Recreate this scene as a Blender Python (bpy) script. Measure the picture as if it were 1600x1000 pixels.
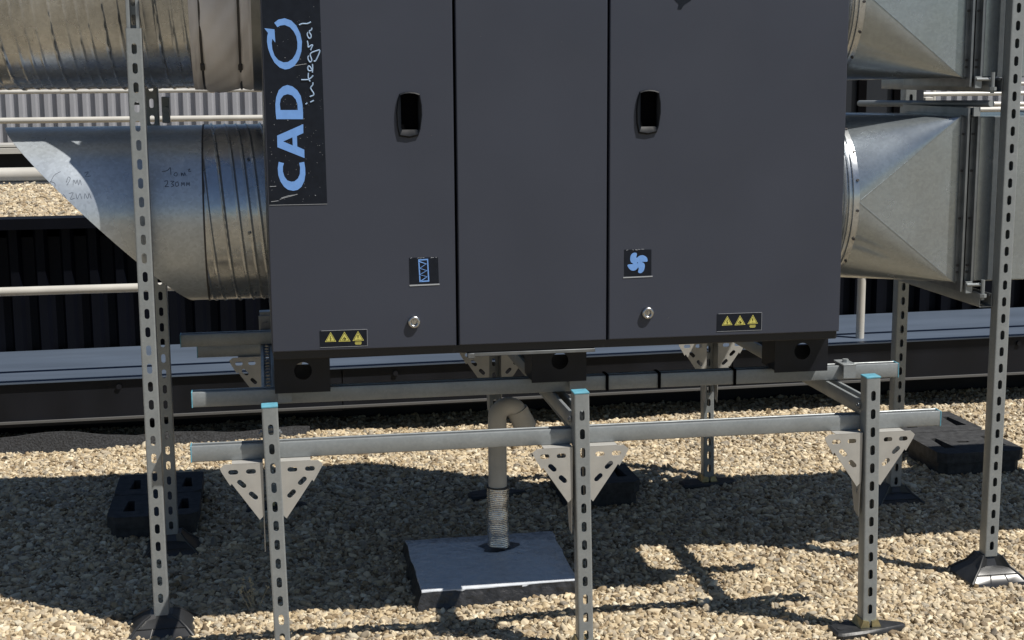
import bpy, math, random
import numpy as np
from mathutils import Matrix, Vector
from mathutils.geometry import tessellate_polygon

scene = bpy.context.scene
for o in list(bpy.data.objects):
    bpy.data.objects.remove(o)
R = math.radians
random.seed(7)

# ---------------------------------------------------------------- camera
PITCH, YAW, ROLL, EYE = R(9.664), R(9.68), R(0.353), 1.54
fw = Vector((math.sin(YAW)*math.cos(PITCH), math.cos(YAW)*math.cos(PITCH), -math.sin(PITCH)))
rt = Vector((math.cos(YAW), -math.sin(YAW), 0))
dn = fw.cross(rt)
rt2 = math.cos(ROLL)*rt + math.sin(ROLL)*dn
dn2 = -math.sin(ROLL)*rt + math.cos(ROLL)*dn
cam_d = bpy.data.cameras.new("camera")
cam = bpy.data.objects.new("camera", cam_d)
scene.collection.objects.link(cam)
cam.matrix_world = Matrix(((rt2.x, -dn2.x, -fw.x, 0), (rt2.y, -dn2.y, -fw.y, 0), (rt2.z, -dn2.z, -fw.z, EYE), (0, 0, 0, 1)))
cam_d.sensor_width = 36
cam_d.lens = 36*2311/1600
cam_d.clip_start = 0.05
cam_d.clip_end = 500
scene.camera = cam

# ---------------------------------------------------------------- sky, sun, exposure
SUN = Vector((0.50, -0.375, 1.0)).normalized()
world = bpy.data.worlds.new("World")
scene.world = world
world.use_nodes = True
wn = world.node_tree
sky = wn.nodes.new('ShaderNodeTexSky')
sky.sky_type = 'NISHITA'
sky.sun_disc = False
sky.sun_elevation = math.asin(SUN.z)
sky.sun_rotation = math.atan2(SUN.x, SUN.y)
sky.air_density = 1.0
sky.dust_density = 0.1
sky.ozone_density = 2.0
wn.links.new(sky.outputs[0], wn.nodes['Background'].inputs[0])
wn.nodes['Background'].inputs[1].default_value = 0.05
sun_d = bpy.data.lights.new("sun", 'SUN')
sun_d.energy = 4.7
sun_d.angle = R(0.53)
sun_d.color = (1.0, 0.95, 0.87)
sun = bpy.data.objects.new("sun", sun_d)
sun.rotation_euler = SUN.to_track_quat('Z', 'Y').to_euler()
sun.location = (4, -3, 8)
scene.collection.objects.link(sun)
scene.view_settings.view_transform = 'Standard'
scene.view_settings.look = 'None'
scene.view_settings.gamma = 1
scene.view_settings.exposure = 0.43
scene.render.resolution_x = 1024
scene.render.resolution_y = 640

# ---------------------------------------------------------------- materials
ALB = 0.74            # common scale of the reflectances; the exposure makes up for it
def mat(name, col, rough=0.5, metal=0.0, var=0.0, vscale=8.0, bump=0.0, bscale=60.0, spec=0.5, rvar=0.0, col2=None, stretch=None, vpow=(0.35, 0.65), detail=4.0):
    col = tuple(c*ALB for c in col)
    if col2: col2 = tuple(c*ALB for c in col2)
    m = bpy.data.materials.new(name)
    m.use_nodes = True
    nt = m.node_tree
    b = nt.nodes['Principled BSDF']
    b.inputs['Roughness'].default_value = rough
    b.inputs['Metallic'].default_value = metal
    b.inputs['Specular IOR Level'].default_value = spec
    b.inputs['Base Color'].default_value = (*col, 1)
    tc = nt.nodes.new('ShaderNodeTexCoord')
    src = tc.outputs['Object']
    if stretch:
        mp = nt.nodes.new('ShaderNodeMapping')
        mp.inputs['Scale'].default_value = stretch
        nt.links.new(src, mp.inputs[0]); src = mp.outputs[0]
    if var or col2:
        n = nt.nodes.new('ShaderNodeTexNoise')
        n.inputs['Scale'].default_value = vscale
        n.inputs['Detail'].default_value = detail
        nt.links.new(src, n.inputs['Vector'])
        r = nt.nodes.new('ShaderNodeValToRGB')
        r.color_ramp.elements[0].position = vpow[0]
        r.color_ramp.elements[1].position = vpow[1]
        c2 = col2 or tuple(c*(1-var) for c in col)
        c1 = col if col2 else tuple(min(1, c*(1+var)) for c in col)
        r.color_ramp.elements[0].color = (*c2, 1)
        r.color_ramp.elements[1].color = (*c1, 1)
        nt.links.new(n.outputs[0], r.inputs[0])
        nt.links.new(r.outputs[0], b.inputs['Base Color'])
    if rvar:
        n2 = nt.nodes.new('ShaderNodeTexNoise')
        n2.inputs['Scale'].default_value = vscale*1.7
        n2.inputs['Detail'].default_value = 5
        nt.links.new(src, n2.inputs['Vector'])
        mr = nt.nodes.new('ShaderNodeMapRange')
        mr.inputs[1].default_value = 0.3; mr.inputs[2].default_value = 0.7
        mr.inputs[3].default_value = max(0.03, rough-rvar); mr.inputs[4].default_value = min(1, rough+rvar)
        nt.links.new(n2.outputs[0], mr.inputs[0])
        nt.links.new(mr.outputs[0], b.inputs['Roughness'])
    if bump:
        n3 = nt.nodes.new('ShaderNodeTexNoise')
        n3.inputs['Scale'].default_value = bscale
        n3.inputs['Detail'].default_value = 3
        nt.links.new(src, n3.inputs['Vector'])
        bp = nt.nodes.new('ShaderNodeBump')
        bp.inputs['Strength'].default_value = 1.0
        bp.inputs['Distance'].default_value = bump
        nt.links.new(n3.outputs[0], bp.inputs['Height'])
        nt.links.new(bp.outputs[0], b.inputs['Normal'])
    return m

def spangle(m, amount=0.25, scale=70, bump=0.0):
    """zinc crystal pattern: voronoi cells that shift roughness and tone"""
    nt = m.node_tree
    b = nt.nodes['Principled BSDF']
    tc = nt.nodes.new('ShaderNodeTexCoord')
    v = nt.nodes.new('ShaderNodeTexVoronoi')
    v.inputs['Scale'].default_value = scale
    nt.links.new(tc.outputs['Object'], v.inputs['Vector'])
    sep = nt.nodes.new('ShaderNodeSeparateColor')
    nt.links.new(v.outputs['Color'], sep.inputs[0])
    mr = nt.nodes.new('ShaderNodeMapRange')
    mr.inputs[3].default_value = 1-amount; mr.inputs[4].default_value = 1+amount
    nt.links.new(sep.outputs[0], mr.inputs[0])
    mx = nt.nodes.new('ShaderNodeMix'); mx.data_type = 'RGBA'; mx.blend_type = 'MULTIPLY'
    mx.inputs['Factor'].default_value = 1
    old = b.inputs['Base Color'].links
    if old:
        nt.links.new(old[0].from_socket, mx.inputs['A'])
    else:
        mx.inputs['A'].default_value = b.inputs['Base Color'].default_value
    nt.links.new(mr.outputs[0], mx.inputs['B'])
    nt.links.new(mx.outputs['Result'], b.inputs['Base Color'])
    return m

M = {}
M['strut'] = spangle(mat('galvanized_strut', (0.33, 0.355, 0.365), 0.42, 0.28, 0.06, 14, 0.0001, 140, rvar=0.08), 0.05, 160)
M['bracket'] = mat('bracket_zinc', (0.54, 0.53, 0.50), 0.42, 0.25, 0.06, 20, rvar=0.08)
M['duct'] = spangle(mat('galvanized_duct', (0.62, 0.68, 0.74), 0.31, 0.52, 0.07, 5, 0.0006, 7, rvar=0.06), 0.09, 130)
M['duct_square'] = spangle(mat('dull_duct_zinc', (0.43, 0.48, 0.52), 0.25, 0.74, 0.06, 4, 0.0005, 6, rvar=0.05), 0.07, 130)
M['spiral'] = spangle(mat('spiral_duct_zinc', (0.56, 0.59, 0.62), 0.26, 0.85, 0.12, 9, 0.0012, 9, rvar=0.07), 0.08, 130)
M['flange'] = mat('flange_zinc', (0.30, 0.32, 0.34), 0.42, 0.9, 0.15, 20)
M['paint'] = mat('grey_powder_coat', (0.048, 0.0552, 0.079), 0.45, 0.0, 0.05, 3, 0.00006, 900, spec=0.42, rvar=0.05)
M['frame_black'] = mat('black_frame', (0.007, 0.007, 0.009), 0.5)
M['foot_black'] = mat('black_steel', (0.005, 0.006, 0.010), 0.5, 0.0, 0.3, 30, spec=0.35)
M['gap'] = mat('black_and_recess_shade', (0.003, 0.003, 0.004), 0.9, spec=0.05)  # flat black parts and joints; also painted shade in grip cups and pipe mouth
M['plastic'] = mat('black_plastic', (0.004, 0.006, 0.010), 0.5, spec=0.22)
M['chrome'] = mat('lock_steel', (0.62, 0.62, 0.62), 0.28, 1.0)
M['label_black'] = mat('label_film', (0.003, 0.006, 0.014), 0.45, 0, col2=(0.006, 0.010, 0.020), vscale=60, spec=0.3)
M['blue'] = mat('label_blue', (0.20, 0.42, 0.90), 0.5, 0, 0.05, 60)
M['ink_pale'] = mat('label_pale_blue', (0.42, 0.58, 0.82), 0.5)
M['edge_white'] = mat('label_edge', (0.45, 0.47, 0.5), 0.5)
M['yellow'] = mat('warning_yellow', (0.72, 0.66, 0.16), 0.5)
M['cap'] = mat('blue_cap', (0.14, 0.42, 0.55), 0.45, 0, 0.15, 60)
M['rubber'] = mat('recycled_rubber', (0.050, 0.051, 0.053), 0.75, 0, 0.3, 40, 0.0012, 220, spec=0.3)
M['rubber_smooth'] = mat('black_rubber', (0.030, 0.031, 0.033), 0.33, 0, 0.2, 20, spec=0.5)
M['foot_plastic'] = mat('foot_plastic', (0.030, 0.031, 0.033), 0.45, 0, 0.3, 30, 0.0006, 80)
M['yellow_zinc'] = mat('yellow_zinc', (0.62, 0.56, 0.34), 0.36, 0.9, 0.2, 60)
M['pipe_grey'] = mat('grey_drain_pipe', (0.62, 0.60, 0.55), 0.5, 0, 0.1, 12)
M['foil'] = mat('foil_sleeve', (0.85, 0.83, 0.80), 0.26, 0.85, 0.2, 30, 0.002, 70)
M['white_pipe'] = mat('white_rail', (0.62, 0.60, 0.55), 0.4, 0.0, 0.08, 6)
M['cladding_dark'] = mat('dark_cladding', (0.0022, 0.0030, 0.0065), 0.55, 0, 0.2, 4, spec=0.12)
M['kerb_dark'] = mat('dark_kerb', (0.008, 0.009, 0.013), 0.55, 0, 0.35, 5, stretch=(1, 1, 0.3), spec=0.25)
M['coping'] = mat('coping_sheet', (0.115, 0.150, 0.210), 0.42, 0.15, 0.10, 3, 0.001, 3, stretch=(0.4, 2, 1), rvar=0.08)
M['drip'] = mat('drip_edge', (0.16, 0.16, 0.16), 0.5, 0.3)
M['fence'] = mat('pale_cladding', (0.44, 0.45, 0.49), 0.5, 0.2, 0.06, 3)
M['fabric'] = mat('grey_canvas', (0.95, 0.92, 0.92), 0.8, 0, 0.12, 10, 0.005, 9, stretch=(1, 0.5, 0.5))
M['strap'] = mat('dark_strap', (0.05, 0.047, 0.05), 0.5)
M['marker'] = mat('marker_ink', (0.05, 0.06, 0.09), 0.6)
M['cabinet'] = mat('cabinet_blue_black', (0.012, 0.016, 0.024), 0.5)

# bitumen covered slab
def bitumen(name, base, hi):
    m = mat(name, base, 0.28, 0, col2=hi, vscale=22, bump=0.003, bscale=45, vpow=(0.45, 0.75), rvar=0.15)
    return m
M['slab'] = bitumen('slab_top', (0.62, 0.66, 0.72), (0.78, 0.82, 0.88))
M['slab_skirt'] = mat('slab_bitumen_skirt', (0.03, 0.03, 0.032), 0.32, 0, 0.4, 40, 0.006, 40)
M['bitumen_wall'] = mat('mineral_felt', (0.045, 0.047, 0.052), 0.85, 0, col2=(0.012, 0.012, 0.013), vscale=120, bump=0.004, bscale=140)

# gravel pebble: tone per stone + speckle
def pebble_mat(name, dull=1.0):
    m = bpy.data.materials.new(name)
    m.use_nodes = True
    nt = m.node_tree
    b = nt.nodes['Principled BSDF']
    oi = nt.nodes.new('ShaderNodeObjectInfo')
    r = nt.nodes.new('ShaderNodeValToRGB')
    cr = r.color_ramp
    cols = [(0.0, (0.14, 0.10, 0.058)), (0.12, (0.37, 0.275, 0.165)), (0.34, (0.67, 0.54, 0.345)), (0.52, (0.43, 0.36, 0.265)), (0.74, (0.89, 0.75, 0.52)), (0.88, (0.26, 0.225, 0.18)), (1.0, (0.97, 0.87, 0.66))]
    cr.elements[0].position = 0; cr.elements[0].color = (*[c*dull for c in cols[0][1]], 1)
    cr.elements[1].position = 1; cr.elements[1].color = (*[c*dull for c in cols[-1][1]], 1)
    for p, c in cols[1:-1]:
        e = cr.elements.new(p); e.color = (*[k*dull for k in c], 1)
    nt.links.new(oi.outputs['Random'], r.inputs[0])
    tc = nt.nodes.new('ShaderNodeTexCoord')
    n = nt.nodes.new('ShaderNodeTexNoise'); n.inputs['Scale'].default_value = 3.0; n.inputs['Detail'].default_value = 5
    nt.links.new(tc.outputs['Object'], n.inputs['Vector'])
    mr = nt.nodes.new('ShaderNodeMapRange')
    mr.inputs[1].default_value = 0.3; mr.inputs[2].default_value = 0.7; mr.inputs[3].default_value = 0.72; mr.inputs[4].default_value = 1.15
    nt.links.new(n.outputs[0], mr.inputs[0])
    mx = nt.nodes.new('ShaderNodeMix'); mx.data_type = 'RGBA'; mx.blend_type = 'MULTIPLY'; mx.inputs['Factor'].default_value = 1
    nt.links.new(r.outputs[0], mx.inputs['A']); nt.links.new(mr.outputs[0], mx.inputs['B'])
    nt.links.new(mx.outputs['Result'], b.inputs['Base Color'])
    b.inputs['Roughness'].default_value = 0.68
    b.inputs['Specular IOR Level'].default_value = 0.35
    return m
M['pebble'] = pebble_mat('river_pebble', ALB)
# ground sheet: the same stones seen as pattern only (outside the modelled gravel)
def ground_mat():
    m = bpy.data.materials.new('gravel_sheet')
    m.use_nodes = True
    nt = m.node_tree; b = nt.nodes['Principled BSDF']
    tc = nt.nodes.new('ShaderNodeTexCoord')
    v = nt.nodes.new('ShaderNodeTexVoronoi'); v.inputs['Scale'].default_value = 48
    nt.links.new(tc.outputs['Object'], v.inputs['Vector'])
    sep = nt.nodes.new('ShaderNodeSeparateColor'); nt.links.new(v.outputs['Color'], sep.inputs[0])
    r = nt.nodes.new('ShaderNodeValToRGB')
    r.color_ramp.elements[0].color = (0.09, 0.067, 0.04, 1); r.color_ramp.elements[1].color = (0.38, 0.32, 0.22, 1)
    nt.links.new(sep.outputs[0], r.inputs[0]); nt.links.new(r.outputs[0], b.inputs['Base Color'])
    bp = nt.nodes.new('ShaderNodeBump'); bp.invert = True; bp.inputs['Distance'].default_value = 0.01
    nt.links.new(v.outputs['Distance'], bp.inputs['Height']); nt.links.new(bp.outputs[0], b.inputs['Normal'])
    b.inputs['Roughness'].default_value = 0.8
    return m
M['ground'] = ground_mat()

# ---------------------------------------------------------------- mesh helpers
class MB:
    def __init__(s): s.v = []; s.f = []
    def add(s, verts, faces, mtx=None):
        n = len(s.v)
        s.v += [tuple(mtx @ Vector(p)) if mtx else tuple(p) for p in verts]
        s.f += [tuple(i+n for i in f) for f in faces]
        return s
    def box(s, x0, x1, y0, y1, z0, z1, mtx=None):
        v = [(x0,y0,z0),(x1,y0,z0),(x1,y1,z0),(x0,y1,z0),(x0,y0,z1),(x1,y0,z1),(x1,y1,z1),(x0,y1,z1)]
        return s.add(v, [(0,3,2,1),(4,5,6,7),(0,1,5,4),(1,2,6,5),(2,3,7,6),(3,0,4,7)], mtx)
    def cbox(s, x0, x1, y0, y1, z0, z1, c=0.004, mtx=None):
        """box with chamfered edges"""
        def ring(z, i): return [(x0+i+c*0,y0+i+c,z),(x0+i+c,y0+i,z),(x1-i-c,y0+i,z),(x1-i,y0+i+c,z),(x1-i,y1-i-c,z),(x1-i-c,y1-i,z),(x0+i+c,y1-i,z),(x0+i,y1-i-c,z)]
        v = ring(z0,c)+ring(z0+c,0)+ring(z1-c,0)+ring(z1,c)
        f = [tuple(range(7,-1,-1)), tuple(range(24,32))]
        for k in range(3):
            for i in range(8):
                a = k*8+i; b2 = k*8+(i+1)%8
                f.append((a, b2, b2+8, a+8))
        return s.add(v, f, mtx)
    def tube(s, pts, r, n=12, cap=True, hollow=None):
        pts = [Vector(p) for p in pts]
        rs = r if isinstance(r, (list, tuple)) else [r]*len(pts)
        up = None; base = len(s.v); m = len(pts)
        for i, p in enumerate(pts):
            t = (pts[min(i+1, m-1)]-pts[max(i-1, 0)]).normalized()
            if up is None:
                a = Vector((0,0,1)) if abs(t.z) < 0.9 else Vector((0,1,0))
                up = (a - t*a.dot(t)).normalized()
            else:
                up = (up - t*up.dot(t)).normalized()
            sd = t.cross(up)
            for k in range(n):
                an = 2*math.pi*k/n
                s.v.append(tuple(p + (up*math.cos(an)+sd*math.sin(an))*rs[i]))
        for i in range(m-1):
            for k in range(n):
                a = base+i*n+k; b2 = base+i*n+(k+1)%n
                s.f.append((a, a+n, b2+n, b2))
        if cap:
            s.f.append(tuple(base+k for k in range(n)))
            s.f.append(tuple(base+(m-1)*n+k for k in reversed(range(n))))
        return s
    def plate(s, outer, holes, a, b, mp):
        """flat plate with holes. outer/holes: 2D loops, mp(u, v, d) -> 3D, from depth a (front) to b (back)"""
        loops = [outer]+list(holes)
        tri = tessellate_polygon([[Vector((p[0], p[1], 0)) for p in l] for l in loops])
        flat = [p for l in loops for p in l]; n = len(flat)
        v = [mp(p[0], p[1], a) for p in flat]+[mp(p[0], p[1], b) for p in flat]
        f = []
        for t in tri:
            f.append(tuple(t)); f.append(tuple(i+n for i in reversed(t)))
        k = 0
        for l in loops:
            L = len(l)
            for i in range(L):
                p, q = k+i, k+(i+1) % L
                f.append((p, p+n, q+n, q))
            k += L
        return s.add(v, f)
    def build(s, name, m, parent=None, sharp=35, loc=None):
        me = bpy.data.meshes.new(name)
        off = Vector(parent.get('_w', (0,0,0))) if parent else Vector((0,0,0))
        if loc is not None: off = Vector(loc)
        me.from_pydata([tuple(Vector(p)-off) for p in s.v], [], s.f)
        me.update()
        import bmesh
        bm = bmesh.new(); bm.from_mesh(me)
        bmesh.ops.recalc_face_normals(bm, faces=bm.faces)
        bm.to_mesh(me); bm.free()
        me.polygons.foreach_set('use_smooth', [True]*len(me.polygons))
        me.set_sharp_from_angle(angle=R(sharp))
        me.materials.append(M[m])
        o = bpy.data.objects.new(name, me)
        scene.collection.objects.link(o)
        if parent:
            o.parent = parent
            o['_w'] = tuple(off)
            if loc is not None:
                o.location = off - Vector(parent.get('_w', (0,0,0)))
        elif loc is not None:
            o.location = off
            o['_w'] = tuple(off)
        return o

def build_each(mb, name, m, parent=None, sharp=35):
    """every loose piece of the collected mesh becomes an object of its own"""
    par = list(range(len(mb.v)))
    def find(a):
        while par[a] != a: par[a] = par[par[a]]; a = par[a]
        return a
    for f in mb.f:
        for i in f[1:]: par[find(i)] = find(f[0])
    groups = {}
    for f in mb.f: groups.setdefault(find(f[0]), []).append(f)
    for k, fs in groups.items():
        ids = sorted({i for f in fs for i in f}); mp = {a: b for b, a in enumerate(ids)}
        q = MB(); q.v = [mb.v[i] for i in ids]; q.f = [tuple(mp[i] for i in f) for f in fs]
        q.build(name, m, parent, sharp)

def thing(name, label, cat, loc=(0,0,0), group=None):
    o = bpy.data.objects.new(name, None)
    o.empty_display_size = 0.1
    scene.collection.objects.link(o)
    o.location = loc; o['_w'] = tuple(float(c) for c in loc)
    return tag(o, label, cat, group)
def tag(o, label, cat, group=None):
    o['label'] = label; o['category'] = cat
    if group: o['group'] = group
    return o
def struct(o):
    o['kind'] = 'structure'; return o
def dup(o, dloc, parent=None, dw=None):
    """copy an object and its children; dloc is added to its own location"""
    c = o.copy(); scene.collection.objects.link(c)
    c.location = o.location + Vector(dloc)
    if '_w' in o: c['_w'] = tuple(Vector(o['_w'])+Vector(dloc))
    if parent is not None: c.parent = parent
    for ch in [k for k in bpy.data.objects if k.parent == o]:
        d = dup(ch, (0,0,0), c)
    return c

def slot_loop(cx, cy, hl, hw, ang=0.0, n=6):
    """stadium shaped slot: half length hl, half width hw, long axis along v for ang=0"""
    pts = []
    for k in range(n+1):
        a = math.pi*k/n
        pts.append((hw*math.cos(a), (hl-hw)+hw*math.sin(a)))
    for k in range(n+1):
        a = math.pi+math.pi*k/n
        pts.append((hw*math.cos(a), -(hl-hw)+hw*math.sin(a)))
    ca, sa = math.cos(ang), math.sin(ang)
    return [(cx+x*ca-y*sa, cy+x*sa+y*ca) for x, y in pts]
def circle_loop(cx, cy, r, n=28):
    return [(cx+r*math.cos(2*math.pi*k/n), cy+r*math.sin(2*math.pi*k/n)) for k in range(n)]

def channel(mb, L, mtx, w=0.040, d=0.041, slots=True, pitch=0.05, start=0.0265, hl=0.0143, hw=0.0067, t=0.0024):
    """slotted strut: length along local z, slotted web at y=0 (facing -y), open side with lips at y=d"""
    h = w/2; c = 0.003
    prof = [(h-c-0.002, 0), (h-c, 0), (h-c*0.3, c*0.3), (h, c), (h, d-0.002), (h-0.0006, d-0.0006), (h-0.002, d), (h-0.0085, d), (h-0.0095, d-0.001), (h-0.0095, d-0.008),
            (h-0.0095+t*0.8, d-0.008), (h-0.0095+t*0.8, d-t), (h-t-0.0005, d-t), (h-t, d-t-0.0005), (h-t, c), (h-c, t), (h-c-0.002, t)]
    for sgn in (1, -1):
        mb2 = MB()
        mb2.plate([(sgn*x, y) for x, y in prof], [], 0, L, lambda u, v, q: (u, v, q))
        mb.add(mb2.v, mb2.f, mtx)
    x1 = h-c-0.002
    if slots:
        z = 0.0
        k = start
        holes = []
        while k-hl < L:
            if k+hl < L-0.001 and k-hl > 0.001: holes.append(k)
            k += pitch
        # cells
        edges = [0.0]+[(holes[i]+holes[i+1])/2 for i in range(len(holes)-1)]+[L]
        for i, kz in enumerate(holes):
            e0, e1 = edges[i], edges[i+1]
            mb3 = MB()
            mb3.plate([(-x1, e0), (x1, e0), (x1, e1), (-x1, e1)], [slot_loop(0, kz, hl, hw)], 0, t, lambda u, v, q: (u, q, v))
            mb.add(mb3.v, mb3.f, mtx)
    else:
        mb.box(-x1, x1, 0, t, 0, L, mtx)
    return mb

def T(x, y, z): return Matrix.Translation((x, y, z))
RX, RY, RZ = (lambda a: Matrix.Rotation(R(a), 4, 'X')), (lambda a: Matrix.Rotation(R(a), 4, 'Y')), (lambda a: Matrix.Rotation(R(a), 4, 'Z'))
FRONT = lambda u, v, q: (u, q, v)      # a plate drawn in X/Z, q = depth (Y)

# outlines of the printed marks in metres on the door plane (X, Z)
LETTER_O=[(0.0523,1.655),(0.0628,1.6628),(0.0786,1.6659),(0.0942,1.6604),(0.1065,1.6479),(0.1154,1.629),(0.1193,1.6086),(0.1173,1.585),(0.1103,1.5645),(0.0987,1.5488),(0.0858,1.5417),(0.0747,1.5402),(0.0622,1.545),(0.0499,1.5569),(0.041,1.5743),(0.0353,1.5916),(0.033,1.6089),(0.0339,1.6214),(0.0362,1.63),(0.0275,1.6417),(0.0523,1.6389),(0.0534,1.6064),(0.0463,1.6159),(0.0444,1.6057),(0.0455,1.59),(0.0505,1.5743),(0.0596,1.5632),(0.0721,1.5576),(0.0832,1.5587),(0.0945,1.5662),(0.1028,1.5787),(0.1072,1.5913),(0.108,1.6071),(0.1057,1.6212),(0.0997,1.6338),(0.0906,1.644),(0.0781,1.6495),(0.0671,1.6482),(0.0598,1.644)]
LETTER_D=[(0.0498,1.4171),(0.1163,1.4163),(0.1168,1.4326),(0.1158,1.4534),(0.1124,1.4741),(0.1041,1.4885),(0.0924,1.4982),(0.0798,1.5017),(0.0686,1.4983),(0.058,1.4889),(0.0511,1.4715),(0.0486,1.4541),(0.0487,1.4334)]
HOLE_D=[(0.0609,1.4396),(0.1037,1.4392),(0.1035,1.4535),(0.0994,1.4663),(0.0909,1.4759),(0.0799,1.4792),(0.0695,1.4761),(0.062,1.4667),(0.0596,1.454)]
LETTER_A=[(0.1164,1.4038),(0.116,1.3814),(0.0998,1.3744),(0.0998,1.3479),(0.1172,1.3396),(0.1171,1.3186),(0.0502,1.347),(0.0504,1.3759)]
HOLE_A=[(0.0885,1.3713),(0.0887,1.3505),(0.0651,1.3612)]
LETTER_C=[(0.0522,1.31),(0.0493,1.2939),(0.0503,1.2761),(0.0554,1.2599),(0.0638,1.2467),(0.0732,1.2393),(0.086,1.2363),(0.0973,1.2383),(0.1072,1.2459),(0.1149,1.2604),(0.1182,1.2781),(0.118,1.2943),(0.116,1.3089),(0.1034,1.3067),(0.1054,1.2946),(0.1042,1.2784),(0.099,1.2672),(0.0899,1.26),(0.0819,1.2594),(0.0724,1.2628),(0.0654,1.2726),(0.0619,1.2856),(0.0623,1.2985),(0.0654,1.3065)]
SCRIPT=[[(0.1134,1.6493),(0.1218,1.6525),(0.134,1.6525),(0.143,1.6569)],[(0.1443,1.6426),(0.1434,1.6371),(0.1385,1.6344),(0.1389,1.6294),(0.1419,1.6245),(0.1414,1.6184),(0.1374,1.6162),(0.1337,1.6212),(0.1327,1.6272),(0.1351,1.6316)],[(0.1323,1.6107),(0.1337,1.6019),(0.1343,1.5942),(0.1414,1.5991),(0.1453,1.5997),(0.1429,1.5942),(0.1399,1.5875)],[(0.1628,1.588),(0.1532,1.5853),(0.142,1.5809),(0.1385,1.5754),(0.1405,1.5687),(0.142,1.5621),(0.138,1.5577),(0.1337,1.5632),(0.1327,1.5699),(0.1356,1.5737)],[(0.1628,1.5874),(0.1615,1.5808),(0.1549,1.5665),(0.1503,1.5598),(0.147,1.561)],[(0.1434,1.5533),(0.1437,1.5444),(0.1428,1.5322)],[(0.1424,1.5366),(0.134,1.5367),(0.1314,1.5428),(0.1344,1.5483),(0.1387,1.5444),(0.1424,1.5372)],[(0.133,1.5317),(0.1319,1.5223),(0.1334,1.5145),(0.1366,1.51)],[(0.1149,1.5141),(0.1311,1.5145),(0.1379,1.5178),(0.1448,1.525)],[(0.1432,1.5077),(0.1425,1.5011),(0.1373,1.4944),(0.1399,1.4877),(0.1442,1.481),(0.1434,1.4754),(0.1349,1.4722)],[(0.1357,1.4582),(0.1448,1.4626)],[(0.1238,1.4533),(0.1283,1.4566)]]
LABEL=[(0.0255,1.2021),(0.1714,1.2006),(0.1637,1.7104),(0.0236,1.7102)]
FILTER_SQ=[(0.379,0.988),(0.4552,0.9873),(0.4537,1.0563),(0.3786,1.0567)]
FILTER_ST=[(0.3781,0.9821),(0.4568,0.9834),(0.4569,0.9869),(0.3782,0.9856)]
FILTER_RECT=[(0.4018,1.0519),(0.4277,1.0528),(0.4301,0.9931),(0.4042,0.9922)]
FILTER_ZIG=[(0.4042,1.0459),(0.4225,1.0396),(0.4056,1.0283),(0.4239,1.0219),(0.4053,1.0115),(0.4245,1.0059),(0.4067,0.9938)]
FAN_SQ=[(0.9526,0.9907),(1.0269,0.9906),(1.0262,1.0613),(0.9521,1.0628)]
FAN_ST=[(0.9495,0.9862),(1.0301,0.9874),(1.0301,0.9905),(0.9495,0.9893)]
FAN_B=[(0.9874,1.0403),(0.9927,1.0448),(1.0011,1.0466),(1.0085,1.0443),(1.0138,1.0395),(1.0157,1.0333),(1.0139,1.0287),(1.0002,1.0291),(1.0055,1.0253),(1.0082,1.0201),(1.0077,1.0119),(1.0046,1.0037),(0.9983,0.9987),(0.992,0.9994),(0.9899,1.0031),(0.9914,1.0082),(0.991,1.0144),(0.9877,1.0114),(0.9825,1.0069),(0.9751,1.0058),(0.9688,1.0083),(0.9635,1.0142),(0.9608,1.0194),(0.9634,1.0229),(0.9771,1.0236),(0.9707,1.0284),(0.968,1.0357),(0.969,1.0449),(0.9726,1.051),(0.9789,1.0539),(0.9852,1.0529),(0.9863,1.0485),(0.9848,1.0434),(0.9853,1.0398)]
WARN=[[(0.143,0.8291),(0.265,0.8255),(0.2661,0.8731),(0.1442,0.8722)],[(1.2112,0.8326),(1.3375,0.8313),(1.3364,0.8789),(1.2103,0.8804)]]
TRI=[[(0.1558,0.8432),(0.1846,0.8431),(0.1709,0.8686)],[(0.1908,0.8426),(0.2218,0.8425),(0.2064,0.8684)],[(0.227,0.8433),(0.2566,0.8433),(0.2416,0.8687)],[(1.225,0.8484),(1.2549,0.8492),(1.2403,0.8745)],[(1.2611,0.8479),(1.2917,0.8484),(1.2758,0.8749)],[(1.2973,0.8499),(1.3268,0.8505),(1.3126,0.8753)]]
HANDLE=[(0.3611,1.4777),(0.3737,1.4815),(0.3863,1.4828),(0.4007,1.4812),(0.4132,1.4772),(0.4182,1.4487),(0.4186,1.422),(0.4135,1.3864),(0.4078,1.3704),(0.3842,1.3653),(0.3591,1.3692),(0.3533,1.3961),(0.3522,1.4317),(0.3554,1.4582)]
HHOLE=[(0.3691,1.4723),(0.4104,1.4719),(0.4107,1.3811),(0.3674,1.3816)]
HANDLE2c=[(1.0153,1.4278),(0.386,1.4256)]
KNOB=[(0.3882,0.888),(1.017,0.8904)]
EMBLEM=[(1.0788,1.7216),(1.1325,1.7217),(1.1264,1.7119),(1.108,1.7001),(1.0999,1.6884),(1.0904,1.6892),(1.0935,1.7021),(1.0831,1.7118)]

# ================================================================ SETTING
GY_WALL = 6.5
g = MB(); g.box(-60, 60, -40, GY_WALL+0.02, -0.30, -0.014)
struct(g.build('ground', 'ground'))

def corrugated(mb, x0, x1, y, z0, z1, pitch, depth, flat=0.45, slope=0.12):
    """trapezoid sheet standing upright, ribs towards -Y"""
    pts = []; x = x0
    while x < x1:
        pts += [(x, y), (x+pitch*flat, y), (x+pitch*(flat+slope), y-depth), (x+pitch*(1-slope), y-depth)]
        x += pitch
    pts.append((x, y))
    v = [(p[0], p[1], z0) for p in pts]+[(p[0], p[1], z1) for p in pts]
    n = len(pts)
    mb.add(v, [(i, i+1, i+1+n, i+n) for i in range(n-1)])
    return mb

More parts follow.
